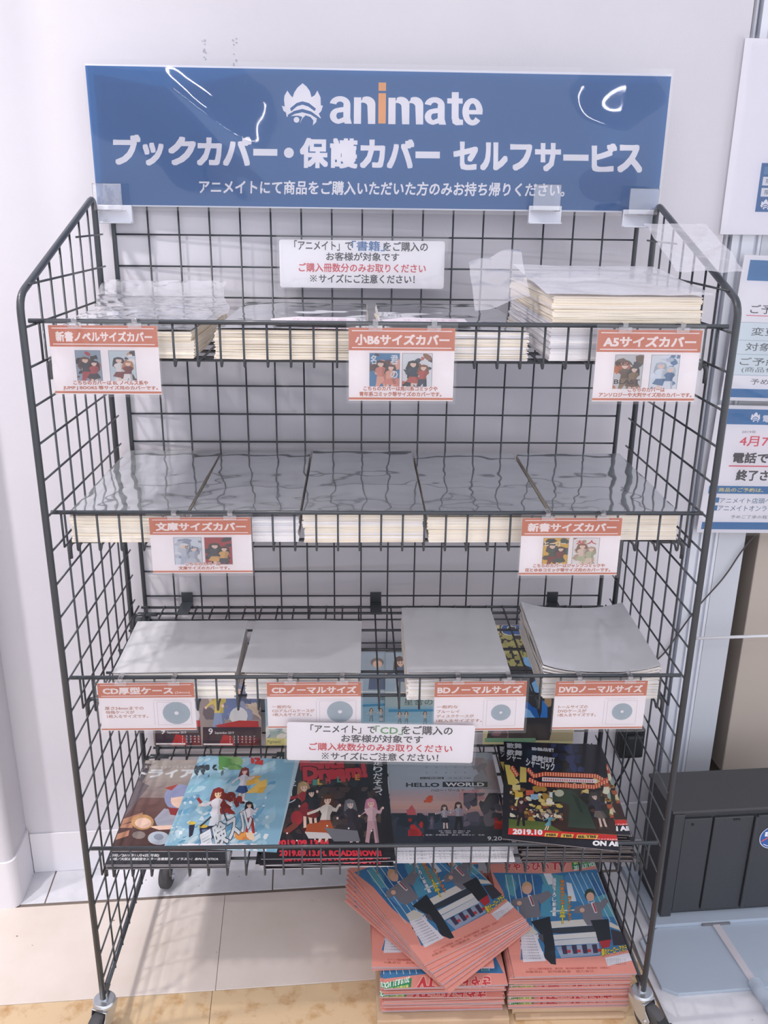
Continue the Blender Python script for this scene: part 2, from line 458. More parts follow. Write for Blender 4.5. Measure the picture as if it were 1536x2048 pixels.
wall = struct('wall_back', rmesh('wall_back', M['wall'], [(-3, 0.609, 0.0, 0.12, 0, 3.2)]))
struct('wall_left', rmesh('wall_left', M['wall'], [(-3.1, -3.0, -7.5, 0.1, 0, 3.2)]))
struct('ceiling', rmesh('ceiling', M['ceiling'], [(-3, 3.5, -7.5, 0.8, 3.2, 3.26)]))
sk = MB(); rbox(sk, -0.704, 0.605, -0.004, 0.0, 0, 0.096)
bb = struct('baseboard_back', sk.mesh('baseboard_back', M['skirting']))
bevel(bb, 0.0015)
# small scuffs left on the wall above the sign (old tape marks)
rr = random.Random(4); sc_ = MB()
for cu, cz, hh in ((-0.2255, 1.515, 0.05), (-0.2725, 1.530, 0.03)):
    for k in range(9):
        z = cz + rr.uniform(0, hh); du = rr.uniform(-.004, .003)
        rbox(sc_, cu + du, cu + du + rr.uniform(.001, .003), -0.0006, 0.0002, z, z + rr.uniform(.0008, .003))
sc_o = link('scuff_marks', sc_.mesh('scuff_marks', mat('scuff_grey', 'a9abb8', 0.8)), wall); sc_o['kind'] = 'stuff'

spk = MB(); rr = random.Random(12)
for u, v, r_ in ((-.515, -.15, .0022), (-.47, -.045, .002), (-.455, -.04, .0012), (-.69, -.175, .0018), (-.655, -.20, .0012), (-.28, -.05, .0016), (-.31, -.245, .0012), (-.13, -.13, .0014), (-.36, -.07, .0014), (.62, -.47, .001)):
    c_ = room(u, v, 0.0004); spk.add([(c_.x + r_ * rr.uniform(.6, 1.6) * math.cos(a), c_.y + r_ * rr.uniform(.4, 1) * math.sin(a), c_.z) for a in (0, 1, 2, 3, 4, 5)], [(0, 1, 2, 3, 4, 5)])
o = link('dirt_specks', spk.mesh('dirt_specks', mat('brown_dirt', '8a7458', 0.9)), floor); o['kind'] = 'stuff'

# white column with a rounded corner at the far left, and its skirting
def rounded_column(u1, v0, v1, z0, z1, r, m, name):
    pts = [(-1.4, v1), (-1.4, v0)] + [(u1 - r + r * math.sin(a), v0 + r - r * math.cos(a)) for a in [k * math.pi / 20 for k in range(11)]] + [(u1, v1)]
    mb = MB(); n = len(pts)
    vs = [room(u, v, z) for z in (z0, z1) for u, v in pts]
    mb.add(vs, [(i, i + 1, n + i + 1, n + i) for i in range(n - 1)] + [(n - 1, 0, n, 2 * n - 1), tuple(range(n))[::-1], tuple(range(n, 2 * n))])
    return mb.mesh(name, m)
struct('wall_column', rounded_column(-0.709, -0.098, -0.0005, 0.0, 3.2, 0.017, M['wall'], 'wall_column'))
struct('baseboard_column', rounded_column(-0.7045, -0.102, -0.0045, 0.0, 0.108, 0.018, M['skirting'], 'baseboard_column'))

# vertical channel profile to the right of the wall
struct('trim_1', rmesh('trim_1', M['joint'], [(0.6092, 0.6115, 0.004, 0.03, 0, 3.2)]))
def profile(pts, name, m):
    n = len(pts)
    vs = [room(u, v, z) for z in (0.0, 3.2) for u, v in pts]
    return MB().add(vs, [(i, i + 1, n + i + 1, n + i) for i in range(n - 1)] + [(n - 1, 0, n, 2 * n - 1), tuple(range(n))[::-1], tuple(range(n, 2 * n))]).mesh(name, m)
struct('trim_2', profile([(0.612, 0.05), (0.612, 0.012)] + [(0.612 + .0155 * k / 6, 0.012 - 0.01 * math.sin(k * math.pi / 6) + .008 * k / 6) for k in range(1, 7)] + [(0.6275, 0.05)], 'trim_2', mat('grey_edge_profile', 'b9bcc8', 0.5)))
struct('trim_3', profile([(0.628, 0.05), (0.628, 0.004), (0.640, 0.003), (0.641, 0.009), (0.645, 0.009), (0.646, 0.003), (0.668, 0.003), (0.669, 0.010), (0.675, 0.010), (0.676, 0.004), (0.6815, 0.004), (0.682, 0.05)], 'trim_3', M['channel']))
struct('wall_right', rmesh('wall_right', M['panel'], [(0.6825, 0.738, 0.004, 0.03, 0, 3.2), (0.738, 3.4, 0.004, 0.03, 0.76, 3.2)]))
struct('wall_recess', rmesh('wall_recess', mat('recess_grey', '8f8985', 0.7), [(0.60, 3.4, 0.62, 0.66, 0, 3.2), (0.62, 0.66, 0.05, 0.62, 0, 3.2)]))
cb = empty('storage_cabinet', room(1.0, 0.34, 0.0), 'beige storage cabinet raised off the floor behind the black crate', 'cabinet')
def childmesh(name, me, root):
    o = link(name, me, root)
    o.location = -Vector(root.location)
    return o
bevel(childmesh('body', rmesh('body', M['beige'], [(0.785, 1.5, 0.035, 0.6, 0.135, 0.755)]), cb), 0.002)
childmesh('foot', rmesh('foot', M['dark'], [(0.95, 1.45, 0.2, 0.58, 0.0, 0.135)]), cb)  # black block under the body, its colour stands in for shade in the gap

# ------------------------------------------------------------------ the wire display rack
def Z(k): return 1.27 - 0.05 * k
WS, DR, YB = 0.4512, 0.367, 0.400
rack = empty('display_rack', (0, 0.2, 0), 'black wire mesh display rack on castors with four basket shelves', 'rack')
def rk(name, me, parent=None, loc=(0, 0, 0), at=None):
    """child of the rack (or of one of its parts), loc in world axes"""
    o = link(name, me, parent or rack)
    base = Vector((0, 0.2, 0)) if parent is None else Vector((0, 0, 0))
    o.location = Vector(loc) - base
    return o
_W = {}
def rod(L, axis, r=0.0016, n=6):
    k = (round(L, 4), axis, r)
    if k not in _W:
        d = {'x': (1, 0, 0), 'y': (0, 1, 0), 'z': (0, 0, 1)}[axis]
        _W[k] = MB().tube([(0, 0, 0), tuple(q * L for q in d)], r, n).mesh('wire', M['steel'], True)
    return _W[k]
# side panels
zt0, zb0 = 1.207, 0.074
def side_panel(sx):
    X = sx * WS
    mb = MB()
    path = fillet([(X, 0, zb0 + .0), (X, 0, zt0), (X, DR, 1.328), (X, DR, zb0)], 0.022)
    mb.tube(path, 0.0048, 10)
    mb.tube([(X, 0, zb0 + 0.003), (X, DR, zb0 + 0.003)], 0.0048, 10)
    # gusset plate above each castor
    for yy, d in ((0, 1), (DR, -1)):
        mb.add([(X + .003, yy, .068), (X + .003, yy + d * .034, .068), (X + .003, yy, .108), (X - .003, yy, .068), (X - .003, yy + d * .034, .068), (X - .003, yy, .108)],
               [(0, 1, 2), (3, 5, 4), (0, 3, 4, 1), (1, 4, 5, 2), (2, 5, 3, 0)])
    p = rk('side_panel', mb.mesh('side_panel', M['steel'], True))
    p.data.polygons.foreach_set('use_smooth', [True] * len(p.data.polygons))
    off = -sx * 0.0016
    for j in range(6):                         # uprights
        y = 0.070 + 0.05 * j
        ztop = zt0 + (1.328 - zt0) * y / DR
        rk('wire', rod(ztop - zb0 + 0.006, 'z'), p, (X + off, y, zb0 - 0.008))
    for k in range(0, 24):                     # cross wires, a little proud at each end
        z = Z(k); y0 = -0.001
        if z > zt0 - 0.012: y0 = (z - zt0) / (1.328 - zt0) * DR - 0.012
        if k == 0: y0 = DR - 0.125
        y1 = DR + 0.016
        rk('wire', rod(y1 - y0, 'y'), p, (X - sx * 0.0046, y0, z))
    return p
side_panel(-1); side_panel(1)
# back panel
mb = MB()
for s in (-1, 1):
    mb.tube([(s * .432, YB, 0.115), (s * .432, YB, 1.318)], 0.0038, 10)
mb.tube([(-.432, YB, 1.318), (.432, YB, 1.318)], 0.0030, 8)
mb.tube([(-.432, YB, 0.118), (.432, YB, 0.118)], 0.0030, 8)
for s in (-1, 1):                                   # clamps tying the back to the sides
    for z in (Z(2) - .002, Z(14), Z(22)):
        mb.box(min(s * .424, s * .455), max(s * .424, s * .455), DR + 0.002, YB + .006, z - .012, z + .006)
back = rk('back_panel', mb.mesh('back_panel', M['steel']))
for j in range(-7, 9):
    rk('wire', rod(1.204, 'z'), back, ((j - .5) * .05, YB - 0.0033, 0.116))
for k in range(0, 24):
    rk('wire', rod(0.864, 'x'), back, (-.432, YB, Z(k)))
# basket shelves
RAILS = [1.1742, 0.9148, 0.6573, 0.3509]
DROP = 0.051
def shelf(zr, back_rods):
    zl = zr - DROP
    mb = MB()
    mb.tube([(-.4535, .03, zr), (.4535, .03, zr)], 0.0031, 8)            # front rail
    for y, r in back_rods:
        mb.tube([(-.436, y, zl - .0035), (.436, y, zl - .0035)], r, 8)
    for s in (-1, 1):                                                    # hooks that hang the shelf on the side panels
        for y in (.062, .355):
            mb.tube(fillet([(s * .40, y, zl - .0035), (s * .4445, y, zl - .0035), (s * .4445, y, zl - .030)], 0.012), 0.0032, 8)
        mb.tube([(s * .4405, .03, zr - .001), (s * .4405, .03, zl), (s * .4405, .385, zl)], 0.0017, 6)
    p = rk('wire_shelf', mb.mesh('wire_shelf', M['steel'], True))
    key = ('shelfwire', 0)
    if key not in _W:
        pts = [(0, 0, 0), (0, -.0005, -(DROP + .002))] + [(0, 0.0035 * (1 - math.cos(a)), -(DROP + .002) - 0.0035 * math.sin(a)) for a in (.6, 1.2, 1.9)] + [(0, .012, -DROP), (0, .355, -DROP)]
        _W[key] = MB().tube(pts, 0.0016, 6).mesh('wire', M['steel'], True)
    for i in range(29):
        rk('wire', _W[key], p, ((i - 14) * 0.03025 + 0.001, 0.0305, zr - 0.001))
    return p, zl
std = [(.068, .0026), (.141, .0024), (.217, .0026), (.290, .0024), (.360, .0026), (.386, .0026)]
ZL = []
for i, zr in enumerate(RAILS):
    p, zl = shelf(zr, std); ZL.append(zl + 0.0017)
    if i == 2:                                    # flat hanging plates at the rear of this shelf
        for x in (-.352, .003, .340):
            mb = MB().box(x - .0105, x + .0105, .345, .396, zl + .0005, zl + .003).box(x - .0105, x + .0105, .3965, .399, zl - .012, zl + .022)
            rk('hanging_plate', mb.mesh('hanging_plate', M['steel']), p)
# castors
def castor(x, y, az, brake=False):
    root = rk('castor', None, None, (x, y, 0)); root.empty_display_size = 0.01
    root.rotation_euler = (0, 0, az)
    mb = MB()
    mb.lathe([(.0065, .066), (.0065, .082)], (0, 0, 0), n=12)
    mb.lathe([(.006, .0695), (.017, .0690), (.019, .065), (.0185, .060), (.012, .057)], (0, 0, 0), n=40)
    for s in (-1, 1):                                    # fork cheeks swept back to the axle
        prof = [(-.017, .058), (.017, .058), (.020, .048), (.030, .034), (.028, .022), (.018, .018), (.004, .026), (-.012, .046)]
        n = len(prof)
        vs = [(s * .0125, a, b) for a, b in prof] + [(s * .0140, a, b) for a, b in prof]
        mb.add(vs, [tuple(range(n)), tuple(range(n, 2 * n))[::-1]] + [(i, n + i, n + (i + 1) % n, (i + 1) % n) for i in range(n)])
    mb.box(-.014, .014, -.017, .017, .0565, .0585)
    mb.lathe([(.0035, -.0165), (.0035, .0165)], (0, .021, .0275), axis='X', n=10)
    f = link('castor_fork', mb.mesh('castor_fork', M['zinc'], False), root)
    bevel(f, .0006)
    w = MB().lathe([(.012, -.0095), (.024, -.0095), (.0268, -.007), (.0272, 0), (.0268, .007), (.024, .0095), (.012, .0095)], (0, .021, .0275), axis='X', n=28)
    w.lathe([(.008, -.0115), (.008, .0115)], (0, .021, .0275), axis='X', n=12)
    link('wheel', w.mesh('wheel', M['rubber'], True), root)
    if brake:
        b = MB().box(-.009, .009, .030, .058, .046, .0485, xf=lambda a, b_, c: (a, b_, c - (b_ - .03) * .45))
        b.lathe([(.0045, -.012), (.0045, .012)], (0, .056, .034), axis='X', n=10)
        bevel(link('brake_pedal', b.mesh('brake_pedal', M['dark']), root), .0008)
castor(-WS, 0.004, math.radians(160), True)
castor(WS, 0.004, math.radians(215), True)
castor(-WS + .036, DR - .008, math.radians(172))
castor(WS - .004, DR - .004, math.radians(60))

# ------------------------------------------------------------------ the blue sign on top
BL, BLD = '1d5f9e', '1d5f9e'
WHT, ORG = 'f8f5fc', 'f6ab6c'
SX, SZ, SY = 0.0035, 1.4165, 0.3855           # centre of the sheet
banner = empty('banner_sign', (SX, SY, 1.3135), 'wide blue laminated sign with a white emblem and lettering above the rack', 'sign')
W_, H_ = 0.909, 0.206
p = Print(W_, H_, [(166, 141), (1342, 148), (1313, 417), (195, 413)])
p.rect(166, 141, 1342, 148, 'dfe0ec') if False else None
p.poly([(166, 141), (1342, 148), (1313, 417), (195, 413)], 'dfe1ec')
p.poly([(166.5, 144.5), (1341.5, 153), (1313.5, 414), (194.5, 410.5)], BL)
emblem(p, 559, 174, 82, 81, WHT, BL)
def arc(cx, cy, rx, ry, a0, a1, n=14): return [(cx + rx * math.cos(math.radians(a0 + (a1 - a0) * k / n)), cy + ry * math.sin(math.radians(a0 + (a1 - a0) * k / n))) for k in range(n + 1)]
def band(po, pi, c): p.poly(po + pi[::-1], c)
def big_n(x, w, y0=199, y1=251, s=14.5, humps=1):
    p.rect(x, y0 + 1, x + s, y1, WHT); hw = (w - s) / humps
    for k in range(humps):
        a = x + k * hw; b = a + s + hw
        band([(a + s - 6, 213), (a + s + 2, 204)] + arc((a + b + s) / 2 - 3, 213, (b - a - s) / 2 + 3, 15, -120, 0, 10) + [(b, y1)],
             [(a + s - 6, 232), (a + s, 217)] + arc((a + b + s) / 2 - s / 2 - 4, 217, (b - a - s) / 2 - s / 2 + 2.5, 7, -140, 0, 10) + [(b - s, y1)], WHT)
        p.rect(b - s, 216, b, y1, WHT)
def big_a(x, w, s=14):
    r = x + w
    p.poly([(r - s - 3, 214), (r - 3, 214), (r - 3, 240), (r, 251), (r - s, 251), (r - s - 3, 244)], WHT)
    band(arc(x + w * .46, 214, w * .47, 16, -172, 0), arc(x + w * .46, 215, w * .47 - 13, 6.5, -172, 0), WHT)
    band(arc(x + w * .42, 236, w * .42, 15.5, -100, -270), arc(x + w * .42, 236, w * .42 - 13, 6.5, -100, -270), WHT)
    p.poly([(x + w * .36, 220.5), (r - 4, 217), (r - 4, 227), (x + w * .36, 230)], WHT); p.poly([(x + w * .40, 242.5), (r - 6, 234), (r - 7, 246), (x + w * .40, 251.5)], WHT)
big_a(655, 44); big_n(703, 43)
big_n(772, 70, humps=2); big_a(845, 43)
p.rect(899, 188, 913, 240, WHT); p.rect(890, 200, 921, 210, WHT); p.poly([(899, 236), (913, 236), (915, 240.5), (922, 241), (922, 251), (908, 252), (901, 248)], WHT)
band(arc(941, 225.5, 20.5, 26.5, 40, 360, 26), arc(941, 225.5, 7.5, 16, 40, 360, 26), WHT); p.rect(925, 222, 961, 230.5, WHT)
p.rect(752, 171, 767, 187, ORG); p.rect(752, 191.5, 767, 250, ORG)
for t, x0, x1, y0, y1 in (('ブ', 224, 278, 276, 334), ('ッ', 283, 324, 291, 335), ('ク', 334, 388, 279, 334), ('カ', 391, 440, 280, 334), ('バ', 443, 499, 278, 334), ('ー', 503, 551, 301, 314),
                          ('保', 596, 652, 279, 337), ('護', 656, 711, 279, 337), ('カ', 716, 766, 281, 336), ('バ', 770, 824, 280, 336), ('ー', 827, 876, 303, 316),
                          ('セ', 903, 952, 283, 338), ('ル', 957, 1012, 284, 338), ('フ', 1017, 1061, 287, 338), ('サ', 1067, 1119, 284, 339), ('ー', 1124, 1175, 306, 318), ('ビ', 1181, 1232, 284, 339), ('ス', 1233, 1283, 286, 340)):
    if t == 'ー': p.rect(x0, y0, x1, y1, WHT)
    else: p.text(t, x0, y0, x1, y1, WHT, .042)
    p.k -= 1
p.k += 2
p.ell(574, 308, 10, 10, WHT, 18)
p.text('アニメイトにて商品をご購入いただいた方のみお持ち帰りください。', 396, 361, 1126, 388, WHT, .022)
link('printed_sheet', p.mesh('printed_sheet', M['ink']), banner, (0, 0, SZ - 1.3135), (math.pi / 2, 0, 0))
wv = waves(11, 7, 6, 20, 0.0030); wv2 = waves(5, 6, 40, 90, 0.0003)
def lam(a, b):
    x = (a - .5) * (W_ + .004); z = (b - .5) * (H_ + .012)
    bulge = 0.013 * math.exp(-((x + .27) / .13) ** 2 - ((z - .015 + (x + .27) * .5) / .085) ** 2) + 0.014 * math.exp(-((x - .37) / .075) ** 2 - ((z - .005) / .075) ** 2)
    fold = 0.003 * math.exp(-((z - .02 + (x + .26) * .75) / .028) ** 2) * math.exp(-((x + .26) / .09) ** 2)
    return (x, -0.0048 - bulge - fold - wv(x, z) - wv2(x, z), z)
fl = MB().grid(lam, 200, 56)
link('laminate_film', fl.mesh('laminate_film', M['laminate'], True), banner, (0, 0, SZ - 1.3135))

def sign_clip(x, z, w, label):
    e = empty('sign_clip', (x, .374, z), label, 'clip', 'clear plastic clips holding the blue sign')
    b = MB().box(-w / 2, w / 2, .003, .0135, -.027, .001)
    b.box(-w / 2, w / 2, -.006, .003, -.0265, -.024)
    bevel(link('clip_base', b.mesh('clip_base', M['clipwhite']), e), .001)
    t = MB().box(-w / 2 + .001, w / 2 - .008, -.0215, -.0195, -.006, .033).box(-w / 2 + .001, w / 2 - .008, -.0215, .003, -.0075, -.006)
    t.box(-w / 2 + .001, w / 2 - .008, -.0215, -.0175, .031, .033)
    bevel(link('clear_jaw', t.mesh('clear_jaw', M['clipclear']), e), .0008)
sign_clip(-.422, 1.314, .054, 'clear plastic clip under the outer corner beside the sloping column-side rack frame')
sign_clip(.2725, 1.321, .053, 'clear plastic clip under the last written characters of the blue sign')
sign_clip(.4285, 1.317, .056, 'clear plastic clip at the sign corner nearest the hanging posters')

# ------------------------------------------------------------------ price cards
OR1, OR2, PW = 'd07654', 'c26a48', 'fdf7fb'
def mini_cover(p, x0, y0, x1, y1, pal, seed, words=()):
    p.rect(x0 - .004, y0 - .005, x1 + .004, y1 + .005, '6f7078')
    p.rect(x0, y0, x1, y1, pal[0])
    w, h = x1 - x0, y1 - y0
    p.blobs(16, x0, y0, x1, y1, pal, w * .06, w * .2, seed, 1.5)
    p.figure(x0 + w * .35, y0 + h * .22, h * .95, pal[1], 'eecfc0', pal[2], pal[3], .05, False) if h else None
    p.figure(x0 + w * .72, y0 + h * .34, h * .85, pal[4], 'eecfc0', pal[3], pal[2], -.05, False)
    p.rect(x0, y1, x1, min(y1 + h * .4, .93), PW)
    for t, a, b, c, d, col in words:
        p.text(t, x0 + a * w, y0 + b * h, x0 + c * w, y0 + d * h, col, .02)
def price_card(x0, x1, ztop, zbot, title, caps, pics=None, disc=None, label='', tb=(.06, .95), tilt=0.0, note=None, zr=None):
    w, h = x1 - x0, ztop - .004 - zbot
    e = empty('price_card', ((x0 + x1) / 2, .0205, zbot), label, 'card', 'orange headed cards hanging from the shelf rails', rot=(0, 0, tilt))
    p = Print(w, h)
    p.rect(0, 0, 1, 1, PW)
    p.rect(0, 0, 1, .305, OR1)
    p.rect(.03, .035, .97, .048, PW); p.rect(.03, .262, .97, .275, PW)
    p.rect(0, .955, 1, .985, OR1)
    p.text(title, tb[0], .085, tb[1], .235, 'faf4f4', .04)
    if note: p.text(note, .80, .18, .955, .235, 'faf4f4', .01)
    if pics:
        for b in pics: mini_cover(p, *b)
        for t, a, b, c, d in caps:
            p.text(t, a, b, c, d, OR2, .03, edge=PW, edgew=.05)
    if disc:
        cx, cy, ry, fx0, fy0, fx1, fy1 = disc
        g_ = 'cfc9d4'
        for q in ((fx0, fy0, fx0 + .004, fy1), (fx1, fy0, fx1 + .004, fy1), (fx0, fy0, fx1, fy0 + .006), (fx0, fy1, fx1, fy1 + .006), (fx0 - .03, fy0 - .04, fx1, fy0 - .034), (fx0 - .035, fy0, fx0 - .031, fy1)):
            p.rect(*q, g_)
        rx = ry * h / w * 1.08
        p.ell(cx, cy, rx, ry, 'a9b9c4', 32); p.ell(cx, cy, rx * .16, ry * .16, PW, 14)
        for t, a, b, c, d in caps: p.text(t, a, b, c, d, 'b5714f', .012)
    link('card_face', p.mesh('card_face', M['ink']), e, (0, 0, h / 2), (math.pi / 2, 0, 0))
    bk = MB().box(-w / 2, w / 2, .0004, .0012, 0, h); link('card_back', bk.mesh('card_back', mat('card_stock', 'e6e2ea', .6) if 'stock' not in M else M['stock'], ), e)
    wv = waves(hash(title) % 97 if False else len(title) * 7 + int(x0 * 100), 4, 20, 60, .0012)
    po = MB().grid(lambda a, b: ((a - .5) * (w + .006), -.0028 - abs(wv(a * .13, b * .1)) * .5, -.003 + b * (h + .010)), 14, 10)
    link('clear_pocket', po.mesh('clear_pocket', M['film'], True), e)
    cl = MB()
    for fx in (.25, .80):
        c = MB().box(-.009, .009, -.0040, -.0032, h - .003, h + .004).box(-.0035, .0035, -.0040, .0030, h + .003, h + .0045)
        c.box(-.0035, .0035, -.0040, -.0030, h + .003, h + .0085).box(-.0035, .0035, .0130, .0142, h - .002, h + .0085).box(-.0035, .0035, -.0040, .0142, h + .0082, h + .0094)
        bevel(link('hanging_clip', c.mesh('hanging_clip', M['clipclear']), e, ((fx - .5) * w, 0, 0)), .0006)
M['stock'] = mat('card_stock', 'e6e2ea', .6)
R0, R1, R2, R3 = RAILS
CAP2 = lambda a, b, ab=(.2, .92), bb_=(.10, .96): [(a, ab[0], .795, ab[1], .860), (b, bb_[0], .872, bb_[1], .938)]
price_card(-.4265, -.289, R0, 1.0815, '新書ノベルサイズカバー', CAP2('こちらのカバーは BL ノベルス系や', 'JUMP J BOOKS 等サイズ用のカバーです。', (.18, .88), (.08, .97)),
           pics=[(.225, .36, .455, .80, ('8fa3b5', '6b4a3e', '3c3f48', 'b0494f', '2c2a30'), 1), (.535, .36, .775, .80, ('c4d3dc', '3b3d46', 'e8e4e6', '7b3a3c', 'c98a5c'), 2)],
           label='orange headed card for novel size covers, upper shelf rail near the white column', tilt=.006)
price_card(-.044, .0935, R0, 1.075, '小B6サイズカバー', CAP2('こちらのカバーは角川系コミックや', '青年系コミック等サイズのカバーです。', (.14, .85), (.10, .89)),
           pics=[(.20, .345, .48, .80, ('3f7fae', '4b3a3c', 'd98b7c', 'e3a793', '59484a'), 3, (('名', .02, .05, .22, .33, 'dfe6ee'), ('君', .70, .05, .95, .33, 'dfe6ee'), ('の', .70, .52, .95, .75, 'dfe6ee'))),
                 (.51, .345, .79, .80, ('dfe4ea', '22262e', '2c4256', 'c05a4e', '8d5a44'), 4)],
           label='orange headed card for small comic size covers, centre of the upper shelf rail')
price_card(.2795, .417, R0, 1.076, 'A5サイズカバー', CAP2('こちらのカバーは', 'アンソロジーや大判サイズ用のカバーです。', (.34, .70), (.06, .97)),
           pics=[(.19, .345, .46, .82, ('c9cbd0', 'c9713e', '6a5140', '8c7358', '33302e'), 5, (('BLAST', .02, .72, .96, .86, '2b2b30'), ('READ', .05, .20, .9, .31, '2b2b30'))),
                 (.54, .345, .81, .82, ('dbe2ea', 'b9c6d6', 'dfe7f2', '5d80a8', 'cfd8e2'), 6)],
           label='orange headed card for large anthology covers, upper shelf rail below the milky bags', tilt=.007)
price_card(-.3185, -.1795, R1, .828, '文庫サイズカバー', CAP2('こちらのカバーは', '文庫サイズのカバーです。', (.33, .68), (.26, .77)),
           pics=[(.23, .355, .50, .84, ('d5dde8', 'e3e3ea', 'c3cad6', 'b7c0cf', '8f9bb0'), 7, (('ゼロ', .38, .28, .68, .42, '3a3c48'),)),
                 (.535, .355, .80, .84, ('a8343a', '2a2c36', '3f4654', 'e0b06a', '1f2026'), 8)],
           label='orange headed card for paperback size covers, on the second shelf rail near the white column', tilt=.008)
price_card(.197, .3375, R1, .8245, '新書サイズカバー', CAP2('こちらのカバーはジャンプコミックや', '花とゆめコミック等サイズ用のカバーです。', (.14, .87), (.06, .93)),
           pics=[(.23, .345, .48, .80, ('e2b23f', '57493a', '3f4f44', '7b3432', '2d2f36'), 9, (('ヒーロー', .05, .12, .9, .30, 'f5f0e4'),)),
                 (.53, .345, .79, .80, ('ebe8ea', '8f6a54', 'e2cdbd', 'b9bf9f', 'b9a08c'), 10, (('友人', .1, .08, .9, .24, 'c0392f'),))],
           label='orange headed card for standard comic size covers, on the second shelf rail near the posters', tilt=.006)
price_card(-.413, -.2725, R2, .573, 'CD厚型ケース', [('厚さ24mmまでの', .055, .49, .46, .56), ('特殊ケースが', .062, .575, .36, .645), ('1枚入るサイズです。', .07, .66, .50, .73)], disc=(.80, .635, .235, .60, .40, .955, .88),
           label='orange headed card for thick compact disc cases, third shelf rail at the white column end', tb=(.05, .78), note='(24mm)', tilt=.006)
price_card(-.1655, -.0265, R2, .575, 'CDノーマルサイズ', [('一般的な', .05, .49, .255, .56), ('CDアルバムケースが', .05, .575, .50, .645), ('1枚入るサイズです。', .055, .66, .47, .73)], disc=(.775, .64, .23, .555, .40, .945, .90),
           label='orange headed card for normal compact disc cases, touching the green lettered notice', tb=(.05, .95))
price_card(.083, .2205, R2, .569, 'BDノーマルサイズ', [('一般的な', .03, .47, .26, .535), ('ブルーレイ', .03, .565, .28, .63), ('ディスクケースが', .03, .66, .44, .725), ('1枚入るサイズです。', .03, .755, .53, .82)], disc=(.735, .63, .165, .575, .37, .895, .90),
           label='orange headed card for blue disc cases, just behind the end of the green lettered notice', tb=(.03, .95), tilt=.008)
price_card(.2635, .402, R2, .5705, 'DVDノーマルサイズ', [('トールサイズの', .05, .49, .37, .56), ('DVDケースが', .05, .575, .36, .645), ('1枚入るサイズです。', .05, .66, .47, .73)], disc=(.755, .635, .175, .585, .40, .91, .90),
           label='orange headed card for tall video disc cases, third shelf rail at the poster end', tb=(.04, .95), tilt=.006)

# ------------------------------------------------------------------ the two white notices
def rrect(p, x0, y0, x1, y1, r, col, ar=1.0):
    pts = []
    for cx, cy, a0 in ((x1 - r, y0 + r * ar, -90), (x1 - r, y1 - r * ar, 0), (x0 + r, y1 - r * ar, 90), (x0 + r, y0 + r * ar, 180)):
        for k in range(6):
            a = math.radians(a0 + k * 18); pts.append((cx + r * math.cos(a), cy + r * ar * math.sin(a)))
    p.poly(pts, col)
BK, RD, BU, GN = '33353d', 'd0404c', '2a6ca8', '6ba36e'
def notice(name, loc, rot, w, h, q, rows, corner, label, film=True):
    e = empty(name, loc, label, 'notice', rot=rot)
    p = Print(w, h, q)
    rrect(p, q[0][0] + corner[0], q[0][1] + corner[1], q[2][0] - corner[2], q[2][1] - corner[3], corner[4], 'fbf8fd')
    for r in rows:
        p.text(*r[:5], r[5], .018)
    x_, y_ = rows[-1][1] - 11, (rows[-1][2] + rows[-1][4]) / 2
    p.line([(x_ - 6, y_ - 6), (x_ + 6, y_ + 6)], 1.5, BK); p.line([(x_ - 6, y_ + 6), (x_ + 6, y_ - 6)], 1.5, BK)
    for dx, dy in ((-5.5, 0), (5.5, 0), (0, -5.5), (0, 5.5)): p.ell(x_ + dx, y_ + dy, 1.3, 1.3, BK, 8); p.k -= 1
    p.k += 1
    link('printed_sheet', p.mesh('printed_sheet', M['ink']), e, (0, 0, h / 2), (math.pi / 2, 0, 0))
    if film:
        wv = waves(31, 4, 15, 40, .0012)
        po = MB().grid(lambda a, b: ((a - .5) * (w + .006), -.0025 - abs(wv(a * .28, b * .08)) * .5, -.002 + b * (h + .006)), 24, 8)
        link('laminate_film', po.mesh('laminate_film', M['film'], True), e)
Q1 = [(558, 475), (893, 480), (889, 579), (560, 576)]
notice('upper_notice', (-.024, .3905, 1.1875), (0, 0, 0), .277, .0805, [(558, 477), (892, 477), (892, 578), (558, 578)],
       [('「アニメイト」で', 589, 482, 704, 502, BK), ('「書籍」', 703, 482, 769, 502, BU), ('をご購入の', 766, 483, 855, 502, BK),
        ('お客様が対象です', 652, 505, 798, 522, BK), ('ご購入冊数分のみお取りください', 597, 527, 852, 545, RD), ('サイズにご注意ください！', 637, 549, 830, 567, BK)],
       (1, 4, 3, 1, 5), 'white notice with blue and red lettering wired to the mesh under the blue sign')
notice('lower_notice', (.0025, .012, .5205), (0, math.radians(1.6), 0), .2835, .068, [(574, 1441), (946, 1441), (946, 1521), (574, 1521)],
       [('「アニメイト」で', 621, 1446, 748, 1463, BK), ('「CD」', 748, 1446, 803, 1464, GN), ('をご購入の', 800, 1445, 901, 1463, BK),
        ('お客様が対象です', 682, 1465, 843, 1481, BK), ('ご購入枚数分のみお取りください', 619, 1483, 903, 1499, RD), ('サイズにご注意ください！', 662, 1502, 876, 1518, BK)],
       (1, 1, 1, 1, 5), 'white notice with green and red lettering hanging across the third shelf front')

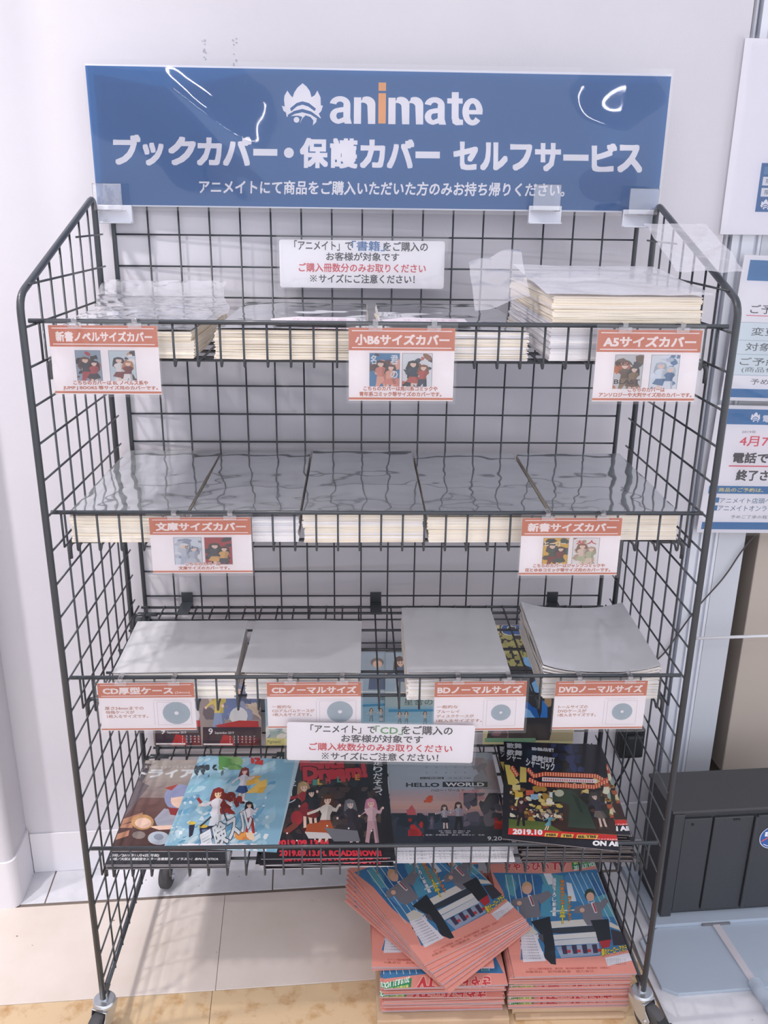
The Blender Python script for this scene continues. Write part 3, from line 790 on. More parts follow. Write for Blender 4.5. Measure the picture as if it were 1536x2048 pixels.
# ------------------------------------------------------------------ stacks of protective sleeves
def pack_mesh(w, d, h, layers, jit, seed, cols, bulge=0.0, flare=0.0, name='sleeve_pack', top=True, lift=None):
    """a bundle of sleeves: every layer has its own slightly shifted outline, so that the edges show as strata"""
    r = random.Random(seed); mb = MB(); N = 10
    def ring(ox, oy, gx, gy, z, sd):
        wv = waves(sd, 3, 20, 60, jit * 1.2); pts = []
        x0, x1, y0, y1 = -w / 2 - gx + ox, w / 2 + gx + ox, -d / 2 - gy + oy, d / 2 + gy + oy
        for a, b in (((x0, y0), (x1, y0)), ((x1, y0), (x1, y1)), ((x1, y1), (x0, y1)), ((x0, y1), (x0, y0))):
            for k in range(N):
                t = k / N; x = a[0] + (b[0] - a[0]) * t; y = a[1] + (b[1] - a[1]) * t
                q = wv(x, y); cx = abs(x) / (w / 2); 
                zz = z + (lift(x, y) * (z / h) if lift else 0) + bulge * (z / h) * (1 - min(1, cx) ** 2)
                pts.append((x + (q if a[1] != b[1] else 0), y + (q if a[1] == b[1] else 0), zz))
        return pts
    n = 4 * N
    zs = [0]
    for i in range(layers): zs.append(zs[-1] + r.uniform(.6, 1.4))
    zs = [z / zs[-1] * h for z in zs]
    for i in range(layers):
        ox, oy = r.uniform(-jit, jit), r.uniform(-jit, jit) * .8
        sd = r.random()
        b = len(mb.v); eps = (zs[i + 1] - zs[i]) * .12
        mb.v += ring(ox, oy, -.00025, -.00025, zs[i], sd) + ring(ox, oy, 0, 0, zs[i] + eps, sd) + ring(ox, oy, 0, 0, zs[i + 1] - eps, sd) + ring(ox, oy, -.00025, -.00025, zs[i + 1], sd)
        c = r.choice(cols)
        for q in range(3):
            for k in range(n):
                mb.f.append((b + q * n + k, b + q * n + (k + 1) % n, b + (q + 1) * n + (k + 1) % n, b + (q + 1) * n + k)); mb.c.append(c)
        if not lift:
            mb.f.append(tuple(b + 3 * n + k for k in range(n))); mb.c.append(c)
            mb.f.append(tuple(b + k for k in range(n))[::-1]); mb.c.append(c)
    return mb.mesh(name, M['sleeve_edge'])
CRM = ['f4ebdb', 'f1e7d8', 'f0e8dd', 'f5eee2', 'ece4dc', 'eee3d0']
WHP = ['eceaee', 'e3e2e8', 'f0eef0', 'dad9e0']
ORD = ['topmost', 'second from the top', 'third from the top', 'fourth from the top', 'fifth from the top', 'sixth from the top']
def stack(cx, cy, w, d, z0, z1, npk, layers, cols, top, what, where, group, seed, rot=0.0, jit=.0012, over=(0, 0), amp=.0012, lift=None, bottom_cols=None):
    r = random.Random(seed); hh = (z1 - z0) / npk
    for i in range(npk):
        lab = (f'{what}, {ORD[npk - 1 - i]} {where}' if npk > 1 else f'{what} {where}')
        loc = (cx + r.uniform(-.001, .001), cy + r.uniform(-.0015, .0015), z0 + i * hh)
        cc = (bottom_cols if bottom_cols and i < npk / 2 else cols)
        o = link('sleeve_pack', pack_mesh(w, d, hh - .0003, layers, jit, seed + i, cc, lift=(lift if i == npk - 1 else None)), None, loc, (0, 0, rot + r.uniform(-.006, .006)))
        tag(o, lab, 'sleeves', group)
        if i == npk - 1 and top:
            wv1 = waves(seed + 5, 8, 10, 45, amp); wv2_ = waves(seed + 6, 7, 45, 100, amp * .16); wv = lambda x, y: wv1(x, y) + wv2_(x, y); wl, dl = w + over[0], d + over[1]
            def fn(a, b):
                x, y = (a - .5) * wl, (b - .5) * dl
                return (x, y, hh + .0006 + amp * 1.3 + wv(x, y) + (lift(x, y) if lift else 0))
            g_ = MB().grid(fn, 44, 60)
            t = link('top_sleeve', g_.mesh('top_sleeve', M[top], True), o)
E0 = 'on the upper shelf'
stack(-.3390, .2045, .180, .318, ZL[0], 1.1600, 3, 7, CRM, 'silver', 'wrapped cream sleeve bundle', 'under the crumpled bag', 'novel size sleeve packs', 101, .0, .0013)
stack(-.1185, .205, .198, .33, ZL[0], 1.1635, 4, 8, CRM, 'silver', 'cream edged sleeve pack', 'in the upper pile between first two cards', 'small comic sleeve packs', 102, -.01, .0018)
stack(.0945, .205, .192, .33, ZL[0], 1.1635, 4, 8, WHP + CRM[:3], 'silver', 'white edged sleeve pack', 'in the upper pile behind the centre card', 'small comic sleeve packs', 103, .012, .0019)
stack(.3215, .2090, .198, .328, ZL[0], 1.2100, 5, 8, CRM, None, 'large cream sleeve pack', 'in the tall pile inside milky bags', 'large anthology sleeve packs', 104, .0, .0014, bottom_cols=WHP)
E1 = 'second shelf sleeves'
s2 = [(-.3535, .165, 'cream edged sleeve pack', 'at the second shelf end nearest the column', CRM, .9085, 3),
      (-.1905, .155, 'white wrapped sleeve pack', 'behind the paperback size card', WHP, .9085, 2),
      (-.0235, .174, 'thick pale cream sleeve pack', 'in the middle of the second shelf', CRM + WHP[:1], .9115, 4),
      (.1545, .176, 'thin cream sleeve pack', 'beside the seam behind the standard comic card', CRM, .9075, 2),
      (.3390, .186, 'cream edged sleeve pack', 'at the poster end of second shelf', CRM, .9095, 3)]
for i, (cx, w, what, where, cols, zt, npk) in enumerate(s2):
    z0 = ZL[1]
    stack(cx, .212, w - .0035, .335 - (i == 4) * .02, z0, zt - .004, npk, 8, cols, 'silver', what, where, 'clear sleeve packs on the second shelf', 120 + i * 7, (.0, -.003, .002, .001, -.008)[i], .0009, over=(.002, .006), amp=.0019)
fl_ = lambda k: (lambda x, y: k * max(0, abs(x) / .09) ** 3 * max(0, .5 - y / .2))
stack(-.307, .136, .180, .170, ZL[2], .652, 2, 9, ['efeae6', 'e6e2e0', 'f1ece2', 'dedcdf'], 'frost', 'frosted disc sleeve bundle', 'in the pile behind the thick case card', 'frosted disc sleeves', 201, .015, .0015, over=(.004, .004), amp=.0014)
stack(-.115, .136, .168, .172, ZL[2], .650, 2, 9, ['efeae6', 'e6e2e0', 'f1ece2', 'dedcdf'], 'frost', 'frosted disc sleeve bundle', 'behind the normal compact disc card', 'frosted disc sleeves', 202, -.02, .0022, over=(.012, .006), amp=.0026)
stack(.123, .158, .154, .225, ZL[2], .652, 2, 10, ['f3efee', 'ebe6e2', 'f5efe6', 'e4e1e2'], 'frost', 'frosted disc sleeve bundle', 'in the pile behind the blue disc card', 'frosted disc sleeves', 203, -.01, .0020, over=(.002, .002), amp=.0016)
stack(.342, .160, .178, .225, ZL[2], .652, 2, 12, ['f3efee', 'ebe6e2', 'f5efe6', 'e4e1e2'], 'frost', 'frosted disc bundle', 'with raised corners behind the tall case card', 'frosted disc sleeves', 204, -.02, .0016, over=(.001, .001), amp=.0010,
      lift=lambda x, y: .012 * (min(1, abs(x) / .089)) ** 3)
# crumpled open bags on the upper shelf
def crumple(name, label, fn, nu, nv, m, seed, amp, cat='bag', group=None, f=(12, 70)):
    wv = waves(seed, 10, f[0], f[1], amp); w2 = waves(seed + 1, 6, f[1], f[1] * 2.2, amp * .3)
    def g_(a, b):
        x, y, z = fn(a, b); q = wv(x * 1.3, y + z) + w2(x, z * 1.5 + y)
        return (x, y + q * .4, z + abs(q))
    return tag(link(name, MB().grid(g_, nu, nv).mesh(name, M[m], True)), label, cat, group)
crumple('loose_bag', 'crumpled clear bag over the sleeves next to the white column', lambda a, b: (-.425 + a * .195 + .015 * math.sin(b * 5), .05 + b * .30, 1.170 + .012 * b + .018 * max(0, b - .75) / .25), 60, 50, 'bag', 41, .010)
crumple('loose_bag', 'large milky plastic bag open over the tall pile of cream sleeves', lambda a, b: (.212 + a * .222, .036 + b * .27, 1.2125 + .020 * b), 56, 50, 'bag2', 43, .006, f=(8, 30))
crumple('loose_bag', 'thin clear bag flap sticking up beside the tall cream pile', lambda a, b: (.130 + a * .075, .11 + .10 * b, 1.180 + .06 * b + .02 * a), 40, 36, 'bag', 45, .016, f=(14, 60))
crumple('loose_bag', 'clear sleeve flap hanging past the rack frame over the tall pile', lambda a, b: (.385 + a * .092, .055 + b * .16, 1.2405 + .058 * b), 30, 30, 'bag', 47, .010, f=(12, 50))
# printed slips inside the first two middle packs
for cx, lab in ((-.095, 'printed slip inside the sleeve pack between the first two cards'), (.06, 'printed slip inside the sleeve pack behind the centre card')):
    p = Print(.12, .11)
    p.poly([(.0, .35), (.3, .1), (1, .2), (1, .95), (.1, 1)], 'efe6ee')
    for k in range(5): p.text('サイズ注意', .25, .3 + k * .12, .9, .38 + k * .12, 'c9a4b4', .01)
    tag(link('paper_slip', p.mesh('paper_slip', M['ink']), None, (cx, .115, 1.1675)), lab, 'slip')

# ------------------------------------------------------------------ flyers and magazines
CAMP = np.array([-0.03359, -1.12939, 1.31694]); RT, UP, FW = (np.array(v) for v in (_r, _u, _f))
def seen(X):
    d = np.array(X) - CAMP; z = d @ FW
    return 768 + 1763.83 * (d @ RT) / z, 1024 - 1763.83 * (d @ UP) / z
def sheet(cx, cy, z, w, h, rot, frame, warp=None):
    """a Print whose drawing units are those of a photographed detail: frame = (origin x, origin y, scale)"""
    ox, oy, s = frame; q = []
    for a, b in ((-1, 1), (1, 1), (1, -1), (-1, -1)):
        x, y = a * w / 2, b * h / 2
        X = (cx + x * math.cos(rot) - y * math.sin(rot), cy + x * math.sin(rot) + y * math.cos(rot), z)
        u, v = seen(X); q.append(((u - ox) * s, (v - oy) * s))
    return Print(w, h, q, fn=warp)
def upright(cx, y, zc, w, h, frame):
    ox, oy, s = frame; q = []
    for a, b in ((-1, 1), (1, 1), (1, -1), (-1, -1)):
        u, v = seen((cx + a * w / 2, y, zc + b * h / 2)); q.append(((u - ox) * s, (v - oy) * s))
    return Print(w, h, q)
def block(w, h, t, cols, seed=0, warp=None, n=6):
    """pages: a thin block with its own wavy outline"""
    r = random.Random(seed); mb = MB(); L = max(1, len(cols))
    for i in range(L):
        e = r.uniform(-.0006, .0006); z0, z1 = i * t / L, (i + 1) * t / L; P = []
        for z in (z0, z1):
            for a, b in (((-1, -1), (1, -1)), ((1, -1), (1, 1)), ((1, 1), (-1, 1)), ((-1, 1), (-1, -1))):
                for k in range(n):
                    q = k / n; P.append(((a[0] + (b[0] - a[0]) * q) * (w / 2 + e), (a[1] + (b[1] - a[1]) * q) * (h / 2 + e), z))
        N = 4 * n
        if warp: P = [warp(*x) for x in P]
        mb.add(P, [(k, (k + 1) % N, N + (k + 1) % N, N + k) for k in range(N)], cols[i])
        b0 = len(mb.v); G = []
        for j in range(n + 1):
            for k in range(n + 1):
                x = ((k / n * 2 - 1) * (w / 2 + e), (j / n * 2 - 1) * (h / 2 + e))
                for z in (z0, z1): G.append(warp(*x, z) if warp else (*x, z))
        fs = []
        for j in range(n):
            for k in range(n):
                a = 2 * (j * (n + 1) + k); bq = a + 2; c = a + 2 * (n + 1); d_ = c + 2
                fs.append((a + 1, bq + 1, d_ + 1, c + 1)); fs.append((a, c, d_, bq))
        mb.add(G, fs, cols[i])
    return mb.mesh('pages', M['paper'])
def booklet(name, label, cat, group, cover, pages, loc, rot, t):
    e = empty(name, loc, label, cat, group, (0, 0, rot))
    pages.transform(Matrix.Diagonal((1, 1, (t - .00052) / max(v.co.z for v in pages.vertices), 1)))
    link('pages', pages, e)
    link('cover', cover, e, (0, 0, t - .0005))
    return e
def copies(e, spots):
    for (loc, rot, label) in spots:
        c = e.copy(); C.objects.link(c); c.location = loc; c.rotation_euler = (0, 0, rot); c['label'] = label
        for ch in list(e.children):
            d = ch.copy(); C.objects.link(d); d.parent = c
SKIN = 'ecc8b4'
Z4 = ZL[3]
# --- brown and grey event leaflets
f = (180, 1480, 4.042)
w, h = .196, .285
p = sheet(-.3385, .182, Z4 + .008, w, h, 0.0, f)
p.grad(20, 150, 1100, 470, ['a9a19a', 'a49a95', '8c7a78'], 10)
p.grad(20, 470, 1100, 900, ['74544f', '5a3b38', '4a2f2c'], 8)
p.poly([(330, 190), (500, 195), (380, 420), (240, 580)], '5c575c')
p.poly([(390, 330), (480, 370), (300, 600), (230, 620)], '6f666a')
for q in ([(210, 640), (430, 585), (420, 625), (200, 690)], [(185, 690), (340, 668), (345, 712), (180, 712)], [(170, 760), (320, 730), (310, 775), (150, 810)]): p.poly(q, 'b98468')
p.poly([(70, 905), (1100, 905), (1100, 1010), (30, 1010)], '33343a')
for t, a, b in (('ト', 392, 462), ('ラ', 470, 590), ('イ', 610, 705), ('ア', 730, 850), ('ボ', 850, 960)):
    p.text(t, a, 240, b, 305, 'cfd2d4', .05, slant=.2); p.k -= 1
p.k += 1
p.text('スターシャッタータイムアワー', 440, 207, 880, 232, 'c5c0bb', .02)
# a plain reclining figure with pale blue hair and two small toy shapes
p.poly([(520, 640), (600, 555), (700, 570), (760, 600), (800, 700), (640, 720), (540, 690)], 'a4a6b4')
p.ell(735, 470, 135, 110, '8f97bb', 20); p.ell(730, 490, 78, 62, SKIN, 16); p.poly([(640, 420), (740, 370), (860, 400), (850, 470), (760, 455), (660, 470)], '8f97bb')
p.poly([(600, 390), (715, 358), (660, 410)], 'a5443f'); p.poly([(630, 545), (760, 560), (740, 620), (650, 605)], '8f3438')
p.poly([(470, 700), (640, 690), (715, 690), (705, 720), (560, 728)], SKIN)
p.ell(425, 665, 92, 62, 'c39563', 16); p.ell(430, 672, 68, 42, SKIN, 14); p.ell(395, 770, 55, 32, '8b7d78', 10)
p.ell(555, 795, 88, 55, 'b7c0cb', 18); p.ell(555, 785, 40, 26, '8e97a6', 12)
p.text('日時／2019年11月4日(月祝)', 165, 922, 560, 950, 'dcdcdc', .03, slant=.3)
p.text('会場／大阪産業創造センター台東館 5F　イラスト：あP6 NEXTICA', 160, 952, 1040, 975, 'dcdcdc', .03, slant=.3)
cov = p.mesh('cover', M['gloss_ink'])
pg = block(w, h, .0022, ['6e6b6e', '9a979b'], 3)
e = booklet('event_leaflet', 'brown and black event leaflet with slanted white lettering, topmost of its pile', 'leaflet', 'brown and black event leaflets', cov, pg, (-.3385, .182, Z4 + .0066), 0.0, .0022)
copies(e, [((-.3375, .182, Z4 + .0044), .006, 'brown and black event leaflet under the topmost of its pile'), ((-.3385, .183, Z4 + .0022), -.005, 'brown and black event leaflet above the lowest of its pile'), ((-.338, .181, Z4), .003, 'brown and black event leaflet lying lowest of its pile')])
# --- watery blue leaflets
w, h = .182, .257
p = sheet(-.243, .197, Z4 + .0125, w, h, math.radians(-5), f)
p.poly([(300, 0), (1700, 0), (1700, 1100), (300, 1100)], '8fbdd4')
p.blobs(220, 560, 60, 1500, 1000, ['9cc6da', '7fb2cc', 'b6d8e4', '6aa3c4', 'cfe3ea', '8cc0d2', 'a5c8d8'], 8, 34, 3, 3.0, rot=-.5)
p.blobs(110, 620, 450, 1450, 960, ['d8e8ee', 'a8cfe0', 'e6eef2', 'bcd8e4'], 6, 22, 4, 1.5)
p.text('2019.09.15(日)11:00', 1150, 118, 1440, 150, '6f9fc0', .02)
p.blobs(8, 1040, 110, 1240, 240, ['5e9a52', '7cb066', '8ab874'], 25, 55, 5, 2.2, rot=.4)
p.blobs(7, 1300, 140, 1400, 200, ['c23a3a', 'd8433d'], 12, 26, 6, 1.2)
p.blobs(14, 870, 200, 1080, 300, ['2e3a44', '3f4c56', '5a7382'], 8, 18, 7, 2)
p.blobs(14, 1260, 290, 1430, 430, ['e8b24a', 'f0c765', 'e6dcc0'], 12, 34, 8, 2.2, rot=-.5)
p.figure(1255, 225, 290, '7a2c2c', 'efcfc0', 'e6e6ec', '2f5288', -.15)
p.figure(1040, 390, 420, '8c2f2c', 'f0cfa8', 'e8e4ea', 'dfe3ea', -.1)
p.blobs(9, 1050, 400, 1230, 600, ['8c2f2c', '7a2825'], 20, 45, 9, 1.6, rot=.9)
p.figure(1285, 500, 260, '23242c', SKIN, 'e8e2e8', 'c23a3a', .05)
p.poly([(885, 700), (1060, 690), (1060, 790), (895, 805)], '2b2e44'); p.poly([(905, 725), (1040, 715), (1040, 770), (910, 780)], '6f7fa6')
p.poly([(800, 690), (850, 680), (830, 770), (800, 790)], '2b2e44')
p.ell(915, 698, 36, 14, 'e2c34e'); p.ell(825, 672, 30, 14, 'e2c34e')
p.line([(870, 470), (900, 510)], 24, '9c3330'); p.line([(1070, 560), (1110, 660)], 12, '3a3a42'); p.line([(890, 700), (980, 620)], 12, '3a3a42')
p.blobs(8, 1170, 740, 1330, 810, ['e8893a', 'f1a455', 'f6d9b8'], 14, 36, 10, 1.8)
p.text('冒険スル', 890, 640, 1330, 830, 'dfe5ea', .03, rot=.30, edge='44484e', edgew=.03)
p.blobs(14, 640, 840, 1350, 940, ['efeaf2', 'e4ecf2', 'f4eef4'], 20, 50, 11, 2)
cov = p.mesh('cover', M['gloss_ink'])
pg = block(w, h, .0016, ['b9cfdb'], 4)
e = booklet('fantasy_leaflet', 'watery blue leaflet with red haired figures, topmost of its pair', 'leaflet', 'watery blue leaflets', cov, pg, (-.243, .197, Z4 + .0112), math.radians(-5), .0016)
copies(e, [((-.253, .200, Z4 + .0090), math.radians(-3.5), 'watery blue leaflet showing only its edge beneath the topmost one')])
# --- black concert film leaflets
f = (500, 1480, 5.12)
w, h = .210, .297
cx, cy = -.0825, .196
p = sheet(cx, cy, Z4 + .012, w, h, 0, f)
p.poly([(0, 0), (1600, 0), (1600, 1500), (0, 1500)], '26262b')
p.blobs(26, 380, 160, 1200, 480, ['3a3b3f', '4a4038', '2f3a40', '54483c'], 30, 80, 21, 1.8, rot=1.2)
p.blobs(90, 300, 480, 1340, 1030, ['4a3f3c', '3a3436', '5a4a42', '46393a', '2e2e34'], 14, 50, 22, 1.6)
for k in range(7): p.line([(165, 215 + k * 48), (230, 200 + k * 44), (255, 180 + k * 42)], 5, '8f9298')
p.blobs(12, 130, 740, 300, 860, ['7a2c30', '5c2428'], 16, 34, 23, 2.2, rot=-.4)
p.vtext('私達の', 310, 165, 380, 85, 'dcdcdf', .012); p.vtext('ステージ', 300, 400, 520, 60, 'cfcfd2', .01)
p.vtext('私達のステージ', 425, 150, 650, 95, 'dcdcdf', .012)
p.vtext('走りだそう、', 1310, 195, 610, 95, 'e8e8ea', .014)
RR = 'c23a44'
p.text('BanG', 510, 185, 965, 305, RR, .07, slant=-.02, rot=.045, edge='4a1c22', edgew=.05)
p.text('Dream!', 540, 255, 1205, 400, RR, .06, rot=.06, edge='4a1c22', edgew=.05)
for t, x, c in (('F', 610, 'c2454b'), ('I', 665, '4f8f86'), ('L', 715, 'd9a54a'), ('M', 800, 'c2454b'), ('L', 915, '4f8f86'), ('I', 955, 'c2454b'), ('V', 1010, 'c2454b'), ('E', 1100, 'd08a4a')):
    p.text(t, x - 24, 470 - (x - 610) * .12 - 60, x + 24, 470 - (x - 610) * .12, c, .05); p.k -= 1
p.k += 1
p.figure(545, 430, 500, 'b9986c', SKIN, '9c2e36', '8a2a33', .1)
p.figure(625, 500, 420, '1f2228', SKIN, '2f2f36', '7a2c30', .05)
p.figure(1235, 600, 460, 'd98fa6', SKIN, 'd9b4bc', 'c9a0a8', .05)
p.figure(1020, 610, 470, '77777c', 'd9c3bc', '35323c', '3a3640', .1)
p.ell(480, 800, 62, 75, 'a8323a'); p.line([(480, 860), (360, 950)], 60, '7f3f36')
p.figure(800, 560, 520, '5c3a2c', SKIN, 'd9cfc6', 'a84a3a', -.12)
p.poly([(590, 860), (820, 830), (870, 930), (780, 985), (560, 960)], 'b0552f'); p.poly([(560, 940), (780, 950), (900, 1010), (600, 1010)], 'd8d2d0')
p.poly([(760, 900), (1100, 930), (1130, 1040), (860, 1040)], '77777e')
for a, b in ((1010, 905), (480, 1030), (1245, 930), (300, 795), (155, 895), (380, 955), (665, 1020), (790, 880)): p.ell(a, b, 9, 9, 'f4f0ee', 8); p.k -= 1
p.k += 1
p.text('2019.09.13.fri.', 270, 1022, 830, 1090, 'e0394a', .05)
p.text('2019.09.13.fri. ROADSHOW!!', 300, 1130, 1350, 1190, 'e0394a', .05)
cov = p.mesh('cover', M['gloss_ink'])
pg = block(w, h, .0024, ['d9d4d8', '3a3a40'], 5)
e = booklet('concert_leaflet', 'black concert film leaflet with big red lettering, topmost of its pile', 'leaflet', 'black concert film leaflets', cov, pg, (cx, cy, Z4 + .0096), 0, .0024)
copies(e, [((cx + .004, cy - .008, Z4 + .0072), .03, 'black concert film leaflet turned slightly under the topmost one'), ((cx + .001, cy - .0115, Z4 + .0048), -.02, 'black concert film leaflet third in its pile, red date at the front'),
           ((cx - .009, cy - .004, Z4 + .0024), .0, 'black concert film leaflet fourth in its pile, pushed towards the blue leaflets'), ((cx + .003, cy - .010, Z4), .015, 'black concert film leaflet lying lowest of its pile')])
# --- grey sunset leaflets
f = (760, 1480, 5.689)
w, h = .197, .275
cx, cy = .1265, .207
p = sheet(cx, cy, Z4 + .0072, w, h, math.radians(0), f)
p.grad(0, -60, 1600, 560, ['a9b4bf', 'b2bac3', 'aab2bd'], 8)
p.grad(0, 560, 1600, 860, ['b4aeb8', 'c3a6a6', 'c49a8e', '98808a'], 8)
p.grad(0, 860, 1600, 1200, ['3f4654', '333a47', '2c313d'], 6)
p.blobs(16, 1040, 200, 1400, 560, ['a3a5ae', '96989f', '8e8a90', 'a89a9c'], 30, 90, 31, 1.5)
p.blobs(10, 900, 560, 1260, 680, ['c79a9c', 'b98a90', 'd3aaa6'], 25, 60, 32, 2.2, rot=.1)
p.blobs(22, 950, 600, 1450, 980, ['4a4c5a', '5a5866', '3b404c', '6a6470'], 30, 85, 33, 1.4)
p.blobs(18, 120, 830, 700, 1100, ['2f3a46', '273039', '394552'], 30, 80, 34, 1.6)
p.poly([(300, 790), (320, 790), (360, 735), (400, 790), (415, 850), (310, 850)], 'b4545a')
p.blobs(5, 500, 630, 600, 710, ['e07a3a', 'e9a45c', 'd0562f'], 18, 36, 35, 1.4, rot=.9)
for c_, box_ in (('b8302f', (320, 890, 560, 1090)), ('c23a34', (1300, 880, 1460, 1010))): p.blobs(8, *box_, [c_, '9c2a2c'], 25, 50, 36, 1.3)
p.figure(730, 735, 290, '5a4640', 'd8c2ba', 'aaa3ae', '2c2f38', .05)
p.figure(890, 705, 320, '57443e', 'd8c2ba', 'a39eac', '26292f', .03)
p.figure(590, 860, 200, '4a4450', '6a6272', '6f6778', '5f586a', 0, False)
p.text('HELLO', 296, 485, 676, 533, '3b3d42', .03)
p.rect(713, 474, 1224, 533, '3f4145'); p.text('WORLD', 745, 482, 1188, 527, 'd5d8dc', .03)
p.text('ハロー・ワールド', 580, 558, 960, 586, '4b4d52', .008)
p.rect(456, 420, 726, 443, '55575b'); p.text('この物語は', 470, 423, 712, 440, 'c8ccd2', .005); p.text('ラスト1秒', 775, 424, 1040, 440, '666a70', .0)
for k in range(16):
    r_ = random.Random(k); p.text('がくりかえす'[k % 6], 520 + (k % 5) * 110, 240 + (k // 5) * 60, 540 + (k % 5) * 110, 262 + (k // 5) * 60, '6b7078', 0); p.k -= 1
p.k += 1
p.rect(500, 1015, 1040, 1150, '2a2f3b')
for y, a, b in ((1035, 670, 1030), (1056, 690, 1010), (1080, 520, 1190)): p.text('監督：伊藤智彦　脚本：野崎まど　音楽', a, y - 9, b, y + 7, 'c8c6cf', .01)
p.text('9.20', 1222, 1095, 1388, 1142, 'dfe0e6', .01); p.text('FRI', 1392, 1098, 1448, 1118, 'cfd0d6', .01)
cov = p.mesh('cover', M['gloss_ink'])
pg = block(w, h, .0014, ['cfcfd6'], 6)
e = booklet('film_leaflet', 'grey and sunset film leaflet with boxed black title, topmost of its pile', 'leaflet', 'grey sunset film leaflets', cov, pg, (cx, cy, Z4 + .0058), 0, .0014)
copies(e, [((cx + .006, cy + .002, Z4 + .0042), -.012, 'grey and sunset film leaflet just under the topmost one')])
p = Print(.200, .297)
p.rect(0, 0, 1, 1, 'f1eff4')
for k, yy in enumerate((.905, .935, .962)):
    p.text('たとえ世界が壊れても、もう一度会いたい1秒でひっくり返る物語', .04, yy, .95, yy + .016, '8d8f99', .0); p.k -= 1
p.line([(.02, .93), (.55, .935)], .003, '8d8f99'); p.line([(.3, .957), (.97, .96)], .003, '8d8f99')
e = booklet('film_leaflet', 'white printed back of a leaflet jutting out below the grey sunset one', 'leaflet', 'grey sunset film leaflets', p.mesh('cover', M['gloss_ink']), block(.200, .297, .0020, ['e9e7ee', 'dddbe3'], 7), (cx + .001, cy - .014, Z4 + .0018), 0.0, .0020)
# --- dark city night leaflets (thick pile)
f = (980, 1460, 4.8)
w, h = .184, .257
TF = .0031
cx, cy, ro = .3150, .147, math.radians(-10)
NT = 18
ztop = Z4 + NT * TF
p = sheet(cx, cy, ztop, w, h, ro, f)
p.poly([(0, 0), (1500, 0), (1500, 1300), (0, 1300)], '22232c')
p.blobs(12, 600, 220, 900, 400, ['2c3350', '36406a', '262c44'], 22, 52, 41, 1.2)
p.blobs(190, 190, 460, 1300, 900, ['c9b25a', 'd8c27a', 'a8843e', '7a5a34', '4a3a2c', 'd9d4b8', '5a3c30', '8a4a34'], 8, 30, 42, 1.6, rot=.1)
p.blobs(20, 1080, 480, 1300, 860, ['d9cfa0', 'c9a04a', 'b05a3a', 'dfe0c4', '9ab0a4'], 16, 40, 43, 1.4)
p.blobs(26, 380, 760, 760, 860, ['3a2f2c', 'd9d0c4', '5a4038', 'a89684'], 12, 24, 44, 1.2)
p.blobs(24, 700, 560, 1150, 950, ['2a2622', '3a2c26', '33342c'], 30, 75, 45, 1.4)
p.poly([(180, 850), (520, 880), (1290, 960), (1290, 1020), (180, 945)], '5a6a34')
p.poly([(520, 880), (1300, 850), (1300, 1010), (700, 975)], '3a2620')
p.poly([(140, 330), (190, 335), (250, 470), (240, 530), (175, 520)], 'd3bf66'); p.poly([(290, 350), (350, 360), (350, 500), (285, 500)], 'd3bf66')
# red and white lantern ring over a street
for (x0, y0), (x1, y1) in (((205, 350), (265, 440)), ((360, 370), (430, 450)), ((430, 440), (520, 420)), ((520, 420), (1020, 440)), ((1020, 440), (1180, 520)), ((370, 470), (470, 520)), ((470, 520), (1010, 545)), ((1010, 545), (1160, 470)), ((1150, 520), (1200, 560))):
    p.line([(x0, y0), (x1, y1)], 42, 'c8452f'); n = int(math.hypot(x1 - x0, y1 - y0) / 24)
    for k in range(n):
        t = (k + .5) / n; a, b = x0 + (x1 - x0) * t, y0 + (y1 - y0) * t
        for dy in (-12, 0, 12): p.rect(a - 6, b + dy - 4, a + 6, b + dy + 4, 'f2d3a8'); p.k -= 1
    p.k += 1
p.poly([(500, 452), (1025, 472), (1025, 508), (500, 490)], 'e6dde0')
for k in range(22): p.rect(515 + k * 22, 462 + k * .9, 527 + k * 22, 482 + k * .9, 'cf6f74'); p.k -= 1
p.k += 1
for k, (a, b, c_) in enumerate(((215, 550, 'd9c98a'), (345, 600, 'c8604a'), (390, 640, '8fb3cf'), (540, 690, 'e6dcc8'), (570, 620, 'cfd6da'), (240, 620, 'd8b94f'))): p.rect(a, b - 25, a + 75, b + 25, c_)
p.figure(300, 655, 270, '3a3034', 'd8beb0', '4a3038', '2c2228', 0)
p.figure(600, 800, 170, '6a4a3c', SKIN, '5f9fae', '6fa8b4', -.4)
p.figure(990, 600, 350, '4a4440', 'd8beb0', '3c3a48', '6f665e', .3)
p.figure(1240, 780, 200, '8a4a4e', SKIN, 'cfc6d2', '5a4a5a', .2)
# a tall empty dark green cloak in the middle
p.poly([(600, 600), (700, 560), (790, 580), (930, 720), (1020, 950), (860, 940), (750, 930), (760, 720), (690, 690), (600, 690)], '36453a')
p.poly([(780, 600), (840, 640), (900, 800), (860, 780)], '2a372e'); p.ell(665, 605, 45, 34, 'b9b9a4')
for t, x0, y0, x1, y1 in (('歌舞伎町', 400, 250, 622, 308), ('シャーロック', 345, 290, 622, 372)):
    p.text(t, x0, y0, x1, y1, 'd6d8de', .03, rot=-.10, edge='3c3e48', edgew=.03)
p.text('歌舞', 160, 190, 310, 245, 'c9ccd2', .02, rot=-.1); p.text('シャー', 160, 235, 300, 300, 'c9ccd2', .02, rot=-.1)
for a, b in ((1215, 358), (1225, 390)): p.rect(a, b, a + 38, b + 26, 'd9c86a')
p.poly([(178, 940), (1285, 1015), (1275, 1068), (1000, 1050), (172, 1002)], 'd4322f')
p.text('2019.10', 218, 952, 505, 1004, 'f4eef0', .05, rot=-.03)
